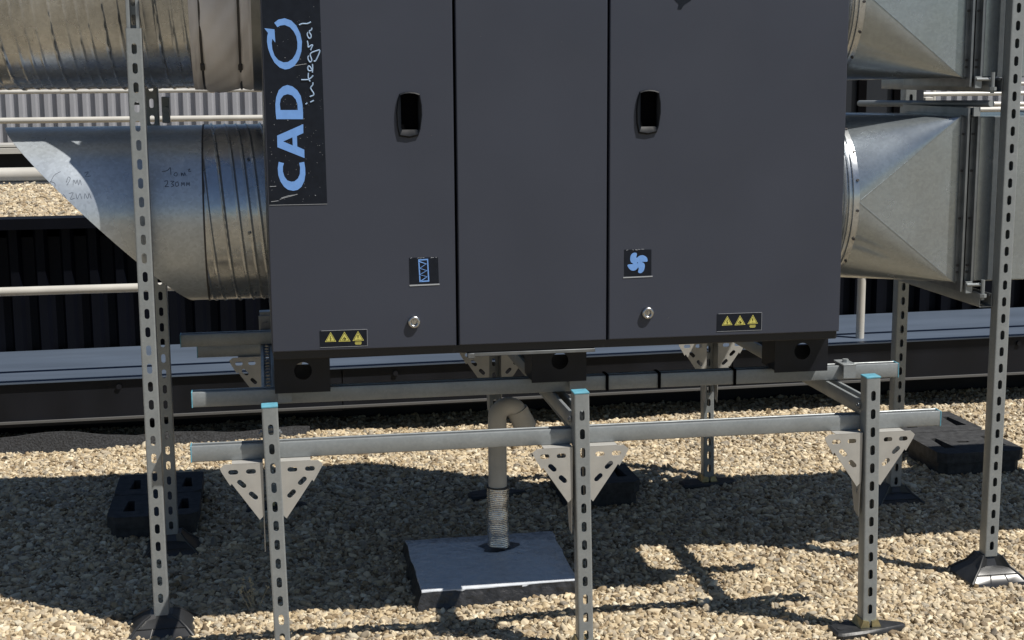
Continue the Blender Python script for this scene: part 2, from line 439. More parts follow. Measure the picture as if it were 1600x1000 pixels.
# kerb of the raised roof: dark fascia, coping sheet, upstand below
def tilt(mb, k, xb):
    mb.v = [(p[0], p[1], p[2]+k*(p[0]-xb)) for p in mb.v]; return mb
rw = thing('raised_roof_edge', 'dark metal clad upstand of the raised roof with bluish sheet metal ledge behind the unit', 'roof edge', (0, 6.2, 0))
b = MB(); b.box(-9, 0.32, 6.20, 6.24, 0.118, 0.298); b.box(0.325, 2.05, 6.20, 6.24, 0.122, 0.301); b.box(2.055, 9, 6.20, 6.24, 0.124, 0.303)
for x in (-1.9, -0.60, 0.55, 1.20, 2.35, 3.42):
    b.tube([(x, 6.2, 0.27), (x, 6.192, 0.27)], 0.011, 10)
tilt(b, 0.008, 2.3).build('fascia', 'kerb_dark', rw)
b = MB(); b.box(-9, 9, 6.185, 6.245, 0.108, 0.117); tilt(b, 0.0058, -1.07).build('drip_edge', 'drip', rw)
b = MB(); b.box(-9, 9, GY_WALL, GY_WALL+0.3, -0.2, 0.20); b.build('upstand', 'kerb_dark', rw)
b = MB()
for x0, x1, dz in ((-9, 2.30, 0), (2.3015, 9, 0.0005)):
    v = [(x0, 6.185, 0.302+dz), (x1, 6.185, 0.302+dz), (x1, 6.895, 0.304+dz), (x0, 6.895, 0.304+dz), (x0, 6.185, 0.308+dz), (x1, 6.185, 0.308+dz), (x1, 6.895, 0.311+dz), (x0, 6.895, 0.311+dz)]
    b.add(v, [(0,3,2,1),(4,5,6,7),(0,1,5,4),(1,2,6,5),(2,3,7,6),(3,0,4,7)])
tilt(b, 0.008, 2.3).build('coping', 'coping', rw)
# standing mineral felt turned up against the roof edge on the left
b = MB()
rnd = random.Random(3)
xs = [-9+0.06*i for i in range(int(9.28/0.06))]
v = []; f = []
for i, x in enumerate(xs):
    h = 0.055+0.012*math.sin(x*5.1)+0.008*math.sin(x*13)+rnd.uniform(-.003, .003) - 0.03*max(0, (x+0.15)/0.4)
    y = 6.17+0.01*math.sin(x*3)
    v += [(x, y-0.03, -0.02), (x, y, h), (x, y+0.02, h-0.002), (x, y+0.03, -0.02)]
    if i: 
        a = (i-1)*4
        for k in range(3): f.append((a+k, a+k+1, a+k+5, a+k+4))
b.add(v, f); b.build('felt_strip', 'bitumen_wall', rw)

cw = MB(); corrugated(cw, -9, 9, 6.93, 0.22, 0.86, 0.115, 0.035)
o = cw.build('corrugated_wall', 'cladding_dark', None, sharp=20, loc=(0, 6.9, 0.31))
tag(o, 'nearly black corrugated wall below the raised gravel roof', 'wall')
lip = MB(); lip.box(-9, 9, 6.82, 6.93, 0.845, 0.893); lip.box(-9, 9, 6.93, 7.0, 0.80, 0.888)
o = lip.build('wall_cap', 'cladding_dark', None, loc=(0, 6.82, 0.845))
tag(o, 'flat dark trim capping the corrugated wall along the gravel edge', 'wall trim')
rb = MB(); rb.box(-20, 20, 7.0, 30, 0.6, 0.868)
struct(rb.build('raised_roof', 'ground'))

# pale corrugated fence, parapet and rails far behind
fe = MB(); corrugated(fe, -9, 12, 11.4, 0.85, 1.62, 0.0905, 0.028)
o = fe.build('corrugated_fence', 'fence', None, sharp=20, loc=(0, 11.4, 0.85))
tag(o, 'pale grey corrugated metal screen beyond the raised roof', 'screen')
pr = thing('parapet', 'low light grey parapet with dark gap under it behind the gravel', 'parapet', (0, 9.8, 0.86))
b = MB(); b.box(-9, 12, 9.75, 10.1, 1.028, 1.062); b.box(-9, 12, 9.80, 10.1, 1.068, 1.082); b.build('parapet_cap', 'white_pipe', pr)
b = MB(); b.box(-9, 12, 9.85, 10.05, 0.86, 1.027); b.build('parapet_base', 'kerb_dark', pr)
b = MB(); b.tube([(-9, 9.25, 0.93), (12, 9.25, 0.93)], 0.042, 16)
for x in (-3.5, 2.2, 6.5): b.tube([(x, 9.25, 0.93), (x+.09, 9.25, 0.93)], 0.047, 16)
o = b.build('white_pipe', 'white_pipe', None, loc=(0, 9.25, 0.93)); tag(o, 'thick white pipe lying along the far edge of the gravel', 'pipe')
b = MB(); b.box(-9, 12, 9.17, 9.33, 0.868, 0.885); o = b.build('pipe_tray', 'flange', None, loc=(0, 9.2, 0.868)); tag(o, 'flat metal tray strip under the white pipe at the gravel edge', 'tray')

gr = thing('guard_rail', 'white tubular guard rail with two bars in front of the pale corrugated screen', 'railing', (0, 10.9, 0.86))
b = MB(); b.tube([(-9, 10.9, 1.200), (9, 10.9, 1.197)], 0.021, 12); b.build('rail', 'white_pipe', gr)
b = MB(); b.tube([(-9, 11.0, 1.397), (9, 11.0, 1.394)], 0.015, 12)
for x in (-1.36, -0.32, 0.7): b.tube([(x, 11.0, 1.396), (x+.03, 11.0, 1.396)], 0.019, 12)
b.build('top_rail', 'white_pipe', gr)
for x in (-5.0, -2.4, 5.2, 7.4):
    b = MB(); b.tube([(x, 10.92, 0.86), (x, 10.92, 1.41)], 0.020, 10); b.build('post', 'white_pipe', gr, loc=(x, 10.92, 0.86))

lr = thing('low_guard_rail', 'pale tubular rail running just above the bluish metal ledge', 'railing', (0, 6.28, 0.30))
b = MB(); b.tube([(-9, 6.28, 0.643), (1.62, 6.28, 0.648), (9, 6.28, 0.652)], 0.0185, 16); b.build('rail', 'white_pipe', lr)
for x in (-3.4, 2.69, 5.4):
    b = MB(); b.tube([(x, 6.30, 0.30), (x, 6.30, 1.02)], 0.019, 14); b.build('post', 'white_pipe', lr, loc=(x, 6.30, 0.30))
b = MB(); b.tube([(-9, 5.66, 1.76), (9, 5.66, 1.76)], 0.020, 12)  # hidden bar, added for the second shadow line across the coping
o = b.build('shadow_bar', 'white_pipe', None, loc=(0, 5.66, 1.76)); tag(o, 'unseen straight bar added behind the upper ducts to cast a shadow line on the ledge', 'shadow_bar')

# dark cabinet seen between the right-hand ducts
cb = thing('plant_cabinet', 'blue-black ribbed cabinet seen between the two right-hand ducts', 'cabinet', (2.9, 7.5, 0.868))
b = MB(); b.cbox(2.2, 3.52, 7.5, 8.3, 0.868, 2.0, 0.006); b.build('housing', 'cabinet', cb)
b = MB()
for x in (2.24, 2.56, 2.86, 3.14, 3.34): b.box(x, x+.045, 7.478, 7.499, 0.88, 1.98)
build_each(b, 'rib', 'gap', cb)
b = MB(); b.tube([(3.43, 7.5, 1.40), (3.43, 7.46, 1.40)], 0.03, 14); b.tube([(3.43, 7.5, 1.50), (3.43, 7.46, 1.50)], 0.02, 14); build_each(b, 'socket', 'gap', cb)

# small things on the raised roof, right side
pl = thing('pipe_bracket', 'pale pipe run clamped beside the blue-black cabinet', 'pipe', (3.6, 7.7, 0.868))
b = MB(); b.tube([(3.545, 7.7, 1.335), (9, 7.7, 1.262)], 0.013, 10); b.tube([(3.545, 7.72, 1.385), (9, 7.72, 1.392)], 0.012, 10); b.tube([(3.545, 7.74, 1.20), (9, 7.74, 1.20)], 0.024, 12); b.build('pipe_run', 'white_pipe', pl)
b = MB(); b.cbox(3.60, 3.65, 7.66, 7.70, 1.16, 1.37, .004); b.box(3.61, 3.64, 7.67, 7.69, 0.868, 1.16); b.build('clamp', 'white_pipe', pl)

# ================================================================ GRAVEL (modelled stones)
def gravel(name, regions, seed, matname):
    rng = np.random.default_rng(seed)
    P = []; S = []
    for (x0, x1, y0, y1, sp, zf, smul, layers) in regions:
        for L in range(layers):
            s = sp*(1.0+0.25*L)
            nx, ny = int((x1-x0)/s), int((y1-y0)/s)
            X, Y = np.meshgrid(np.arange(nx), np.arange(ny))
            X = x0+(X+rng.random(X.shape))*s; Y = y0+(Y+rng.random(Y.shape))*s
            X = X.ravel(); Y = Y.ravel()
            Z = zf(X, Y)-0.009+0.0045*L+rng.random(X.shape)*0.009
            P.append(np.stack([X, Y, Z], 1))
            sc = np.clip(rng.lognormal(-0.03, 0.36, X.shape), 0.42, 2.2)*smul*(0.95 if L else 1.0)
            S.append(sc)
    P = np.concatenate(P); S = np.concatenate(S); n = len(P)
    me = bpy.data.meshes.new(name)
    me.vertices.add(n); me.vertices.foreach_set('co', P.astype(np.float32).ravel())
    a = me.attributes.new('rot', 'FLOAT_VECTOR', 'POINT')
    rot = np.stack([rng.normal(0, 0.5, n), rng.normal(0, 0.5, n), rng.random(n)*6.283], 1)
    a.data.foreach_set('vector', rot.astype(np.float32).ravel())
    a = me.attributes.new('scl', 'FLOAT', 'POINT'); a.data.foreach_set('value', S.astype(np.float32))
    a = me.attributes.new('pick', 'INT', 'POINT'); a.data.foreach_set('value', rng.integers(0, 7, n).astype(np.int32))
    o = bpy.data.objects.new(name, me); scene.collection.objects.link(o)
    ng = bpy.data.node_groups.new(name+'_scatter', 'GeometryNodeTree')
    ng.interface.new_socket('Geometry', in_out='INPUT', socket_type='NodeSocketGeometry')
    ng.interface.new_socket('Geometry', in_out='OUTPUT', socket_type='NodeSocketGeometry')
    N = ng.nodes; Lk = ng.links
    gi = N.new('NodeGroupInput'); go = N.new('NodeGroupOutput')
    gj = N.new('GeometryNodeJoinGeometry')
    for k in range(7):
        ico = N.new('GeometryNodeMeshIcoSphere'); ico.inputs['Radius'].default_value = 1.0; ico.inputs['Subdivisions'].default_value = 3
        sp_ = N.new('GeometryNodeSetPosition')
        pos = N.new('GeometryNodeInputPosition')
        nz = N.new('ShaderNodeTexNoise'); nz.inputs['Scale'].default_value = 0.75; nz.inputs['Detail'].default_value = 1.0
        va = N.new('ShaderNodeVectorMath'); va.operation = 'ADD'; va.inputs[1].default_value = (k*7.3+1, k*3.1, k*5.7)
        Lk.new(pos.outputs[0], va.inputs[0]); Lk.new(va.outputs[0], nz.inputs['Vector'])
        vs = N.new('ShaderNodeVectorMath'); vs.operation = 'SUBTRACT'; vs.inputs[1].default_value = (0.5, 0.5, 0.5)
        Lk.new(nz.outputs['Color'], vs.inputs[0])
        vm = N.new('ShaderNodeVectorMath'); vm.operation = 'SCALE'; vm.inputs['Scale'].default_value = 1.5
        Lk.new(vs.outputs[0], vm.inputs[0]); Lk.new(ico.outputs[0], sp_.inputs['Geometry']); Lk.new(vm.outputs[0], sp_.inputs['Offset'])
        tr = N.new('GeometryNodeTransform')
        q = random.Random(k+11)
        tr.inputs['Scale'].default_value = (0.0086*q.uniform(.9, 1.25), 0.0052*q.uniform(.85, 1.2), 0.0042*q.uniform(.8, 1.3))
        ss = N.new('GeometryNodeSetShadeSmooth'); sm = N.new('GeometryNodeSetMaterial'); sm.inputs['Material'].default_value = M[matname]
        Lk.new(sp_.outputs[0], tr.inputs['Geometry']); Lk.new(tr.outputs[0], ss.inputs[0]); Lk.new(ss.outputs[0], sm.inputs[0])
        g2 = N.new('GeometryNodeGeometryToInstance'); Lk.new(sm.outputs[0], g2.inputs[0]); Lk.new(g2.outputs[0], gj.inputs[0])
    ip = N.new('GeometryNodeInstanceOnPoints'); ip.inputs['Pick Instance'].default_value = True
    Lk.new(gi.outputs[0], ip.inputs['Points']); Lk.new(gj.outputs[0], ip.inputs['Instance'])
    def na(nm, ty, out):
        x = N.new('GeometryNodeInputNamedAttribute'); x.data_type = ty; x.inputs['Name'].default_value = nm
        return x.outputs['Attribute']
    Lk.new(na('pick', 'INT', 0), ip.inputs['Instance Index'])
    e2r = N.new('FunctionNodeEulerToRotation'); Lk.new(na('rot', 'FLOAT_VECTOR', 0), e2r.inputs[0]); Lk.new(e2r.outputs[0], ip.inputs['Rotation'])
    Lk.new(na('scl', 'FLOAT', 0), ip.inputs['Scale'])
    Lk.new(ip.outputs[0], go.inputs[0])
    md = o.modifiers.new('scatter', 'NODES'); md.node_group = ng
    me.materials.append(M[matname])
    o['kind'] = 'stuff'; o['label'] = 'layer of pale rounded gravel stones spread over the flat roof'; o['category'] = 'gravel'
    return o
def zg(X, Y):
    return 0.006*np.sin(X*3.1+1)*np.sin(Y*4.3)+0.004*np.sin(X*7.7+Y*5)
gravel('gravel', [(-1.7, 3.3, 3.1, 4.6, 0.0094, zg, 1.0, 2), (-2.2, 4.4, 4.6, 6.49, 0.0106, zg, 1.05, 2)], 5, 'pebble')
o = gravel('raised_gravel', [(-3.2, 2.0, 7.0, 9.3, 0.0145, lambda X, Y: 0.872+0*X, 1.05, 2)], 6, 'pebble')
o['label'] = 'band of gravel on the raised roof behind the dark corrugated wall'

# ================================================================ SUPPORT FRAME OF THE UNIT
LX = (0.008, 0.804, 1.602); LTOP = (0.713, 0.714, 0.722)
YF, YR = 3.65, 5.13
XM = lambda x0, y, z: Matrix(((0,0,1,x0),(1,0,0,y),(0,1,0,z),(0,0,0,1)))      # strut along X, open side up
YM = lambda x, y0, z: Matrix(((-1,0,0,x),(0,0,1,y0),(0,1,0,z),(0,0,0,1)))     # strut along Y, open side up
sf = thing('support_frame', 'slotted galvanized strut frame on six legs carrying the dark grey unit', 'frame', (0.8, 4.39, 0))
def leg(x, y, top, front=True):
    b = MB(); channel(b, top-0.004-0.022, T(x, y, 0.022), start=0.047 if x > 1 else 0.030)
    l = b.build('leg', 'strut', sf, loc=(x, y, 0.022))
    c = MB(); c.cbox(x-0.0205, x+0.0205, y-0.0008, y+0.0415, top-0.005, top, 0.001); c.build('end_cap', 'cap' if front else 'strut', l)
    if not front:
        c = MB(); c.cbox(x-0.024, x+0.024, y-0.006, y-0.001, top-0.085, top-0.012, 0.001); c.tube([(x, y-.006, top-.045), (x, y-.016, top-.045)], 0.011, 6); c.build('bolt_plate', 'flange', l)
    # foot: long black plate with a yellow zinc clamp
    c = MB()
    lp = [(-0.105, -0.028), (-0.092, -0.036), (-0.03, -0.030), (0.03, -0.022), (0.10, -0.004), (0.108, 0.010), (0.10, 0.020), (0.03, 0.062), (-0.03, 0.066), (-0.092, 0.050), (-0.105, 0.04)]
    n = len(lp)
    v = [(x+p, y+q, -0.006) for p, q in lp]+[(x+p*1.0, y+q, 0.012) for p, q in lp]+[(x+p*0.94, y+0.01+(q-0.01)*0.86, 0.018) for p, q in lp]
    f = [tuple(range(n-1, -1, -1)), tuple(range(2*n, 3*n))]
    for k in range(2):
        for i in range(n): f.append((k*n+i, k*n+(i+1) % n, k*n+n+(i+1) % n, k*n+n+i))
    c.add(v, f); c.tube([(x-0.082, y+0.006, 0.0185), (x-0.082, y+0.006, 0.0195)], 0.011, 16)
    ft = c.build('foot', 'foot_plastic', l)
    c = MB()
    for sx in (-1, 1):
        v = [(x+sx*0.004, y-0.004, 0.019), (x+sx*0.030, y-0.004, 0.019), (x+sx*0.034, y+0.045, 0.019), (x+sx*0.004, y+0.045, 0.019),
             (x+sx*0.004, y-0.003, 0.036), (x+sx*0.021, y-0.003, 0.040), (x+sx*0.022, y+0.045, 0.040), (x+sx*0.004, y+0.045, 0.036)]
        c.add([(a, b_-0.004 if b_ < y else b_+0.004, cz) for a, b_, cz in v], [(0,3,2,1),(4,5,6,7),(0,1,5,4),(1,2,6,5),(2,3,7,6),(3,0,4,7)])
    c.build('clamp', 'yellow_zinc', l)
    l.location.x += 0.014; l.rotation_euler.y = -0.0203       # the legs lean a little
    return l
for x, t in zip(LX, LTOP): leg(x, YF, t, True)
for x, t in zip(LX, LTOP): leg(x, YR, t-0.0, False)
def beam(x0, x1, y, z):
    b = MB(); channel(b, x1-x0, XM(x0, y+0.0205, z), slots=True)
    o = b.build('beam', 'strut', sf)
    for xe in (x0-0.003, x1):
        c = MB(); c.cbox(xe, xe+0.003, y-0.0006, y+0.0416, z-0.0006, z+0.0416, 0.0007); c.build('end_cap', 'cap', o)
    return o
YB = YF+0.0415
beam(-0.189, 1.817, YB, 0.567)               # lower front
beam(-0.193, 1.800, 3.935, 0.653)            # upper front
beam(-0.225, 1.775, YR-0.042, 0.567)           # lower rear
beam(-0.265, 1.735, 4.83, 0.653)               # upper rear
for x in LX:
    b = MB(); channel(b, 1.47, YM(x, YF+0.043, 0.6095)); b.build('cross_rail', 'strut', sf)
# clamps that hold the beams on the rails
for x in LX:
    for y in (3.925, 4.82):
        b = MB(); b.cbox(x+0.022, x+0.062, y-0.012, y+0.062, 0.697, 0.702, .001); b.box(x+.024, x+.06, y-.012, y-.0075, 0.662, 0.697); b.tube([(x+.042, y-.008+.03, 0.702), (x+.042, y-.008+.03, 0.711)], 0.009, 6)
        b.build('beam_clamp', 'strut', sf, loc=(x, y, 0.65))

for x in LX:
    for y, z in ((YF+0.012, 0.642), (3.99, 0.664)):
        for sx in (-1, 1):
            b = MB(); b.tube([(x+sx*0.0202, y+0.03, z-.008), (x+sx*0.0255, y+0.03, z-.008)], 0.0085, 6); b.tube([(x+sx*0.0255, y+0.03, z-.008), (x+sx*0.029, y+0.03, z-.008)], 0.004, 8)
            b.build('bolt', 'flange', sf, loc=(x+sx*.02, y+.03, z))
def gusset(x, y, sgn, back=False):
    """triangular slotted bracket under the beam, one side of the leg"""
    e = 0.0215; zt = 0.5655
    W, Hh = 0.128, 0.148
    out = [(e, zt), (W-0.012, zt), (W, zt-0.010), (W-0.004, zt-0.020), (0.104, zt-0.055), (0.100, zt-0.050), (e+0.012, zt-Hh), (e, zt-Hh+0.012)]
    hs = [slot_loop(e+0.030, zt-0.021, 0.0125, 0.0065, math.pi/2), slot_loop(e+0.074, zt-0.021, 0.0125, 0.0065, math.pi/2),
          slot_loop(e+0.054, zt-0.052, 0.0135, 0.0065, -math.pi/4), slot_loop(e+0.026, zt-0.084, 0.0135, 0.0065, -math.pi/4)]
    b = MB(); mp = lambda u, v, q: (x+sgn*u, y+q, v)
    b.plate(out, hs, 0, 0.003, mp)
    # top flange under the beam and a side flange along the leg
    b.box(*sorted((x+sgn*e, x+sgn*0.098)), y, y+0.046, zt-0.0002, zt+0.0012)
    sp = [(0.003, zt-0.001), (0.085, zt-0.001), (0.085, zt-0.07), (0.036, zt-0.225), (0.006, zt-0.235), (0.003, zt-0.14)]
    mp2 = lambda u, v, q: (x+sgn*(e+q), y+u, v)
    b.plate(sp, [slot_loop(0.022, zt-0.16, 0.012, 0.005)], 0, 0.0026, mp2)
    o = b.build('gusset', 'bracket', sf, loc=(x, y, zt))
    return o
for x in LX:
    for s in (-1, 1):
        gusset(x, YF+0.010, s)
        gusset(x, YR-0.058, s)
# black ties round the upper front beam
for x in (0.935, 1.085, 1.305):
    b = MB(); b.box(x, x+0.008, 3.931, 3.9338, 0.651, 0.6965); b.box(x, x+.008, 3.931, 3.98, 0.6946, 0.6965); b.build('cable_tie', 'gap', sf, loc=(x, 3.93, 0.65))

# ================================================================ AIR HANDLING UNIT
X0, X1, YD, YBK, ZB, ZT = 0.020, 1.562, 3.80, 4.82, 0.820, 2.31
GA, GB = 0.503, 0.907
un = thing('air_handling_unit', 'large dark grey ventilation unit with three front panels and blue lettered label', 'ventilation unit', (0.79, 4.26, 0.70))
b = MB(); b.box(X0+0.012, X1-0.012, YD+0.022, YBK-0.01, ZB+0.002, ZT-0.01); b.build('inner_case', 'gap', un)
for xa in (X0, X1-0.006):
    b = MB(); b.cbox(xa, xa+0.006, YD+0.034, YBK, ZB+0.004, ZT, 0.001); b.build('side_panel', 'flange', un)
b = MB(); b.cbox(X0-0.004, X1+0.004, YD-0.004, YBK+0.01, ZT, ZT+0.03, 0.004); b.build('roof_panel', 'paint', un)
b = MB(); b.cbox(X0, X1, YBK-0.004, YBK+0.003, ZB, ZT, 0.001); b.build('back_panel', 'paint', un)
b = MB(); b.cbox(X0+0.003, X1-0.003, YD+0.010, YBK-0.02, ZB-0.022, ZB+0.001, 0.002)
b.build('base_frame', 'frame_black', un)
b = MB(); b.cbox(0.535, 0.875, YD+0.004, YD+0.06, ZB-0.0315, ZB-0.0225, 0.001); b.cbox(0.53, 0.548, YD+0.001, YD+0.02, ZB-0.036, ZB-0.023, 0.001); b.build('base_rail', 'flange', un)

def handle_loops(dx):
    ho = [(x+dx, z) for x, z in HANDLE]; hh = [(x+dx, z) for x, z in HHOLE]
    return ho, hh
def door(x0, x1, dx=None, name='door'):
    b = MB(); th = 0.034; c = 0.0035
    ho, hh = handle_loops(dx) if dx is not None else (None, None)
    ins = [(x0+c, ZB+c), (x1-c, ZB+c), (x1-c, ZT-c), (x0+c, ZT-c)]
    hole = []
    if hh:
        cx = sum(p[0] for p in ho)/len(ho); cz = sum(p[1] for p in ho)/len(ho)
        hole = [[(cx+(p[0]-cx)*0.96, cz+(p[1]-cz)*0.97) for p in ho]]
    # front sheet, rounded edge return
    loops = [ins]+hole
    tri = tessellate_polygon([[Vector((p[0], p[1], 0)) for p in l] for l in loops])
    flat = [p for l in loops for p in l]
    b.add([(p[0], YD, p[1]) for p in flat], [tuple(t) for t in tri])
    base = len(b.v)
    rings = []
    for i_, d_ in ((0, 0.0), (0.30, 0.0003), (0.7, 0.0013), (1.0, c)):
        k = c*(1-math.sin(math.acos(1-i_)) ) if False else c*(1-i_)
        dd = c*(1-math.sqrt(max(0, 1-i_*i_)))
        rings.append([(x0+c*(1-i_), YD+dd, ZB+c*(1-i_)), (x1-c*(1-i_), YD+dd, ZB+c*(1-i_)), (x1-c*(1-i_), YD+dd, ZT-c*(1-i_)), (x0+c*(1-i_), YD+dd, ZT-c*(1-i_))])
    rings.append([(x0, YD+th, ZB), (x1, YD+th, ZB), (x1, YD+th, ZT), (x0, YD+th, ZT)])
    v = [p for r_ in rings for p in r_]; f = []
    for k in range(len(rings)-1):
        for i in range(4): f.append((k*4+i, k*4+(i+1) % 4, k*4+4+(i+1) % 4, k*4+4+i))
    b.add(v, f)
    if hole:
        h = hole[0]; n = len(h)
        b.add([(p[0], YD, p[1]) for p in h]+[(p[0], YD+0.006, p[1]) for p in h], [(i, (i+1) % n, n+(i+1) % n, n+i) for i in range(n)])
    o = b.build(name, 'paint', un, sharp=40)
    if hh:
        # recessed grip: bulged bezel and a deep cup
        b = MB(); n = len(ho)
        cx = sum(p[0] for p in ho)/n; cz = sum(p[1] for p in ho)/n
        def sc(p, s): return (cx+(p[0]-cx)*s, cz+(p[1]-cz)*s)
        # resample the cup opening to n points by direction
        def rayrect(p):
            dx_, dz_ = p[0]-cx, p[1]-cz
            hx = (max(q[0] for q in hh)-min(q[0] for q in hh))/2; hz = (max(q[1] for q in hh)-min(q[1] for q in hh))/2
            k = min(hx/abs(dx_) if dx_ else 9, hz/abs(dz_) if dz_ else 9)
            return (cx+0.0005+dx_*k, cz+dz_*k)
        fine = []
        for i in range(n):
            for t in (0, .33, .66): 
                p, q = ho[i], ho[(i+1) % n]; fine.append((p[0]+(q[0]-p[0])*t, p[1]+(q[1]-p[1])*t))
        m = len(fine)
        rr = [rayrect(p) for p in fine]
        L = [[(p[0], YD-0.0002, p[1]) for p in fine], [(sc(p, .985)[0], YD-0.005, sc(p, .985)[1]) for p in fine], [(sc(p, .93)[0], YD-0.0065, sc(p, .93)[1]) for p in fine],
             [((p[0]*.4+q[0]*.6), YD-0.0035, (p[1]*.4+q[1]*.6)) for p, q in zip([sc(p, .93) for p in fine], rr)], [(p[0], YD+0.001, p[1]) for p in rr], [(p[0], YD+0.030, p[1]) for p in rr]]
        bc = MB(); bc.add([p for l in L[-2:] for p in l], [(i, (i+1) % m, m+(i+1) % m, m+i) for i in range(m)]+[tuple(m+i for i in range(m))])
        bc.build('grip_cup', 'gap', o); L = L[:-1]  # blacker than the bezel: shade of the recess put into the colour
        v = [p for l in L for p in l]; f = []
        for k in range(len(L)-1):
            for i in range(m): f.append((k*m+i, k*m+(i+1) % m, (k+1)*m+(i+1) % m, (k+1)*m+i))
        b.add(v, f); b.build('handle', 'plastic', o, sharp=28)
    return o
d1 = door(X0, GA-0.0035, 0.0)
d2 = door(GA+0.0035, GB-0.003, None, 'front_panel')
d3 = door(GB+0.003, X1, 0.6290)
for kx, kz, dd in ((0.3882, 0.888, d1), (1.017, 0.8904, d3)):
    b = MB(); n = 28
    prof = [(0.0165, 0.0), (0.0165, -0.006), (0.0150, -0.0095), (0.0120, -0.0110), (0.0088, -0.0100), (0.0072, -0.0070), (0.0070, -0.003), (0.0, -0.003)]
    v = []; f = []
    for r_, d_ in prof:
        for k in range(n): v.append((kx+r_*math.cos(2*math.pi*k/n), YD+d_, kz+r_*math.sin(2*math.pi*k/n)))
    for j in range(len(prof)-1):
        for k in range(n): f.append((j*n+k, j*n+(k+1) % n, (j+1)*n+(k+1) % n, (j+1)*n+k))
    b.add(v, f)
    b.box(kx-0.0015, kx+0.0015, YD-0.0075, YD-0.0032, kz-0.0045, kz+0.0045)
    b.build('lock', 'chrome', dd, sharp=50)

# black lettered label
YL = YD-0.0009
b = MB(); lab = [(0.0255, 1.2015), (0.1712, 1.2015), (0.1640, 1.96), (0.0232, 1.96)]
b.plate(lab, [], YL, YD-0.0001, FRONT); lb = b.build('name_label', 'label_black', un)
lb['label'] = 'black label with large blue capitals and handwritten word, scratched'
b = MB()
for k, hl_ in (('O', None), ('D', HOLE_D), ('A', HOLE_A), ('C', None)):
    b.plate({'O': LETTER_O, 'D': LETTER_D, 'A': LETTER_A, 'C': LETTER_C}[k], [hl_] if hl_ else [], YL-0.0006, YL-0.00005, FRONT)
b.build('lettering', 'blue', lb, sharp=20)
b = MB()
def smooth_path(pts, k=3):
    if len(pts) < 3: return pts
    out = []
    for i in range(len(pts)-1):
        p0, p1, p2, p3 = pts[max(i-1, 0)], pts[i], pts[i+1], pts[min(i+2, len(pts)-1)]
        for s in range(k):
            t = s/k
            out.append(tuple(0.5*((2*p1[c])+(-p0[c]+p2[c])*t+(2*p0[c]-5*p1[c]+4*p2[c]-p3[c])*t*t+(-p0[c]+3*p1[c]-3*p2[c]+p3[c])*t**3) for c in (0, 1)))
    return out+[pts[-1]]
for i, s in enumerate(SCRIPT):
    b.tube([(x, YL-0.0002-0.00007*i, z) for x, z in smooth_path(s)], 0.0017, 8)
b.build('script_word', 'ink_pale', lb)
b = MB(); b.box(0.0255, 0.171, YL-0.0003, YD-.0001, 1.2004, 1.2013)
rs = random.Random(5)
for i in range(110):
    x = rs.uniform(0.03, 0.166); z = rs.uniform(1.205, 1.47) if i < 90 else rs.uniform(1.47, 1.7); a = rs.uniform(0, 3.1); l = rs.choice((.0008, .0015, .003))
    b.tube([(x, YL, z), (x+l*math.cos(a), YL, z+l*math.sin(a)*.6)], 0.00035 if i % 3 else .0007, 5)
for p in ([(0.030, 1.2095), (0.048, 1.2115)], [(0.052, 1.215), (0.066, 1.2195), (0.080, 1.2225), (0.097, 1.2275)], [(0.056, 1.2185), (0.075, 1.224), (0.09, 1.2255)], [(0.028, 1.248), (0.044, 1.2485)], [(0.075, 1.5455), (0.098, 1.549), (0.116, 1.552), (0.129, 1.5535)]):
    b.tube([(x, YL, z) for x, z in p], 0.0006, 5)
b.build('scratch', 'edge_white', lb)
# pictogram labels
def square(name, sq, st):
    b = MB(); b.plate(sq, [], YL, YD-0.0001, FRONT); o = b.build(name, 'label_black', un)
    b = MB(); b.plate(st, [], YL-0.0003, YD-.0001, FRONT); 
    zt = max(p[1] for p in sq); xa = min(p[0] for p in sq); xb = max(p[0] for p in sq)
    for i in range(9):
        x = rs.uniform(xa, xb-.006); b.tube([(x, YL, zt-rs.uniform(0.0, .0025)), (x+rs.uniform(.002, .006), YL, zt-rs.uniform(0.0, .002))], 0.0004, 5)
    b.build('label_edge', 'edge_white', o)
    return o
fl = square('filter_label', FILTER_SQ, FILTER_ST); fl['label'] = 'small black label with a blue zigzag filter symbol'
b = MB()
r_ = FILTER_RECT; cx = sum(p[0] for p in r_)/4; cz = sum(p[1] for p in r_)/4
b.plate(r_, [[(cx+(p[0]-cx)*0.76, cz+(p[1]-cz)*0.89) for p in r_]], YL-0.0006, YL-0.00005, FRONT)
b.tube([(x, YL-0.0001, z) for x, z in FILTER_ZIG], 0.0014, 6)
b.build('symbol', 'blue', fl)
fn = square('fan_label', FAN_SQ, FAN_ST); fn['label'] = 'small black label with a blue four bladed fan symbol'
b = MB(); fb = smooth_path(FAN_B+[FAN_B[0]], 2)[:-1]
b.plate(fb, [circle_loop(sum(p[0] for p in FAN_B)/len(FAN_B), sum(p[1] for p in FAN_B)/len(FAN_B), 0.0014, 10)], YL-0.0006, YL-0.00005, FRONT); b.build('symbol', 'blue', fn)
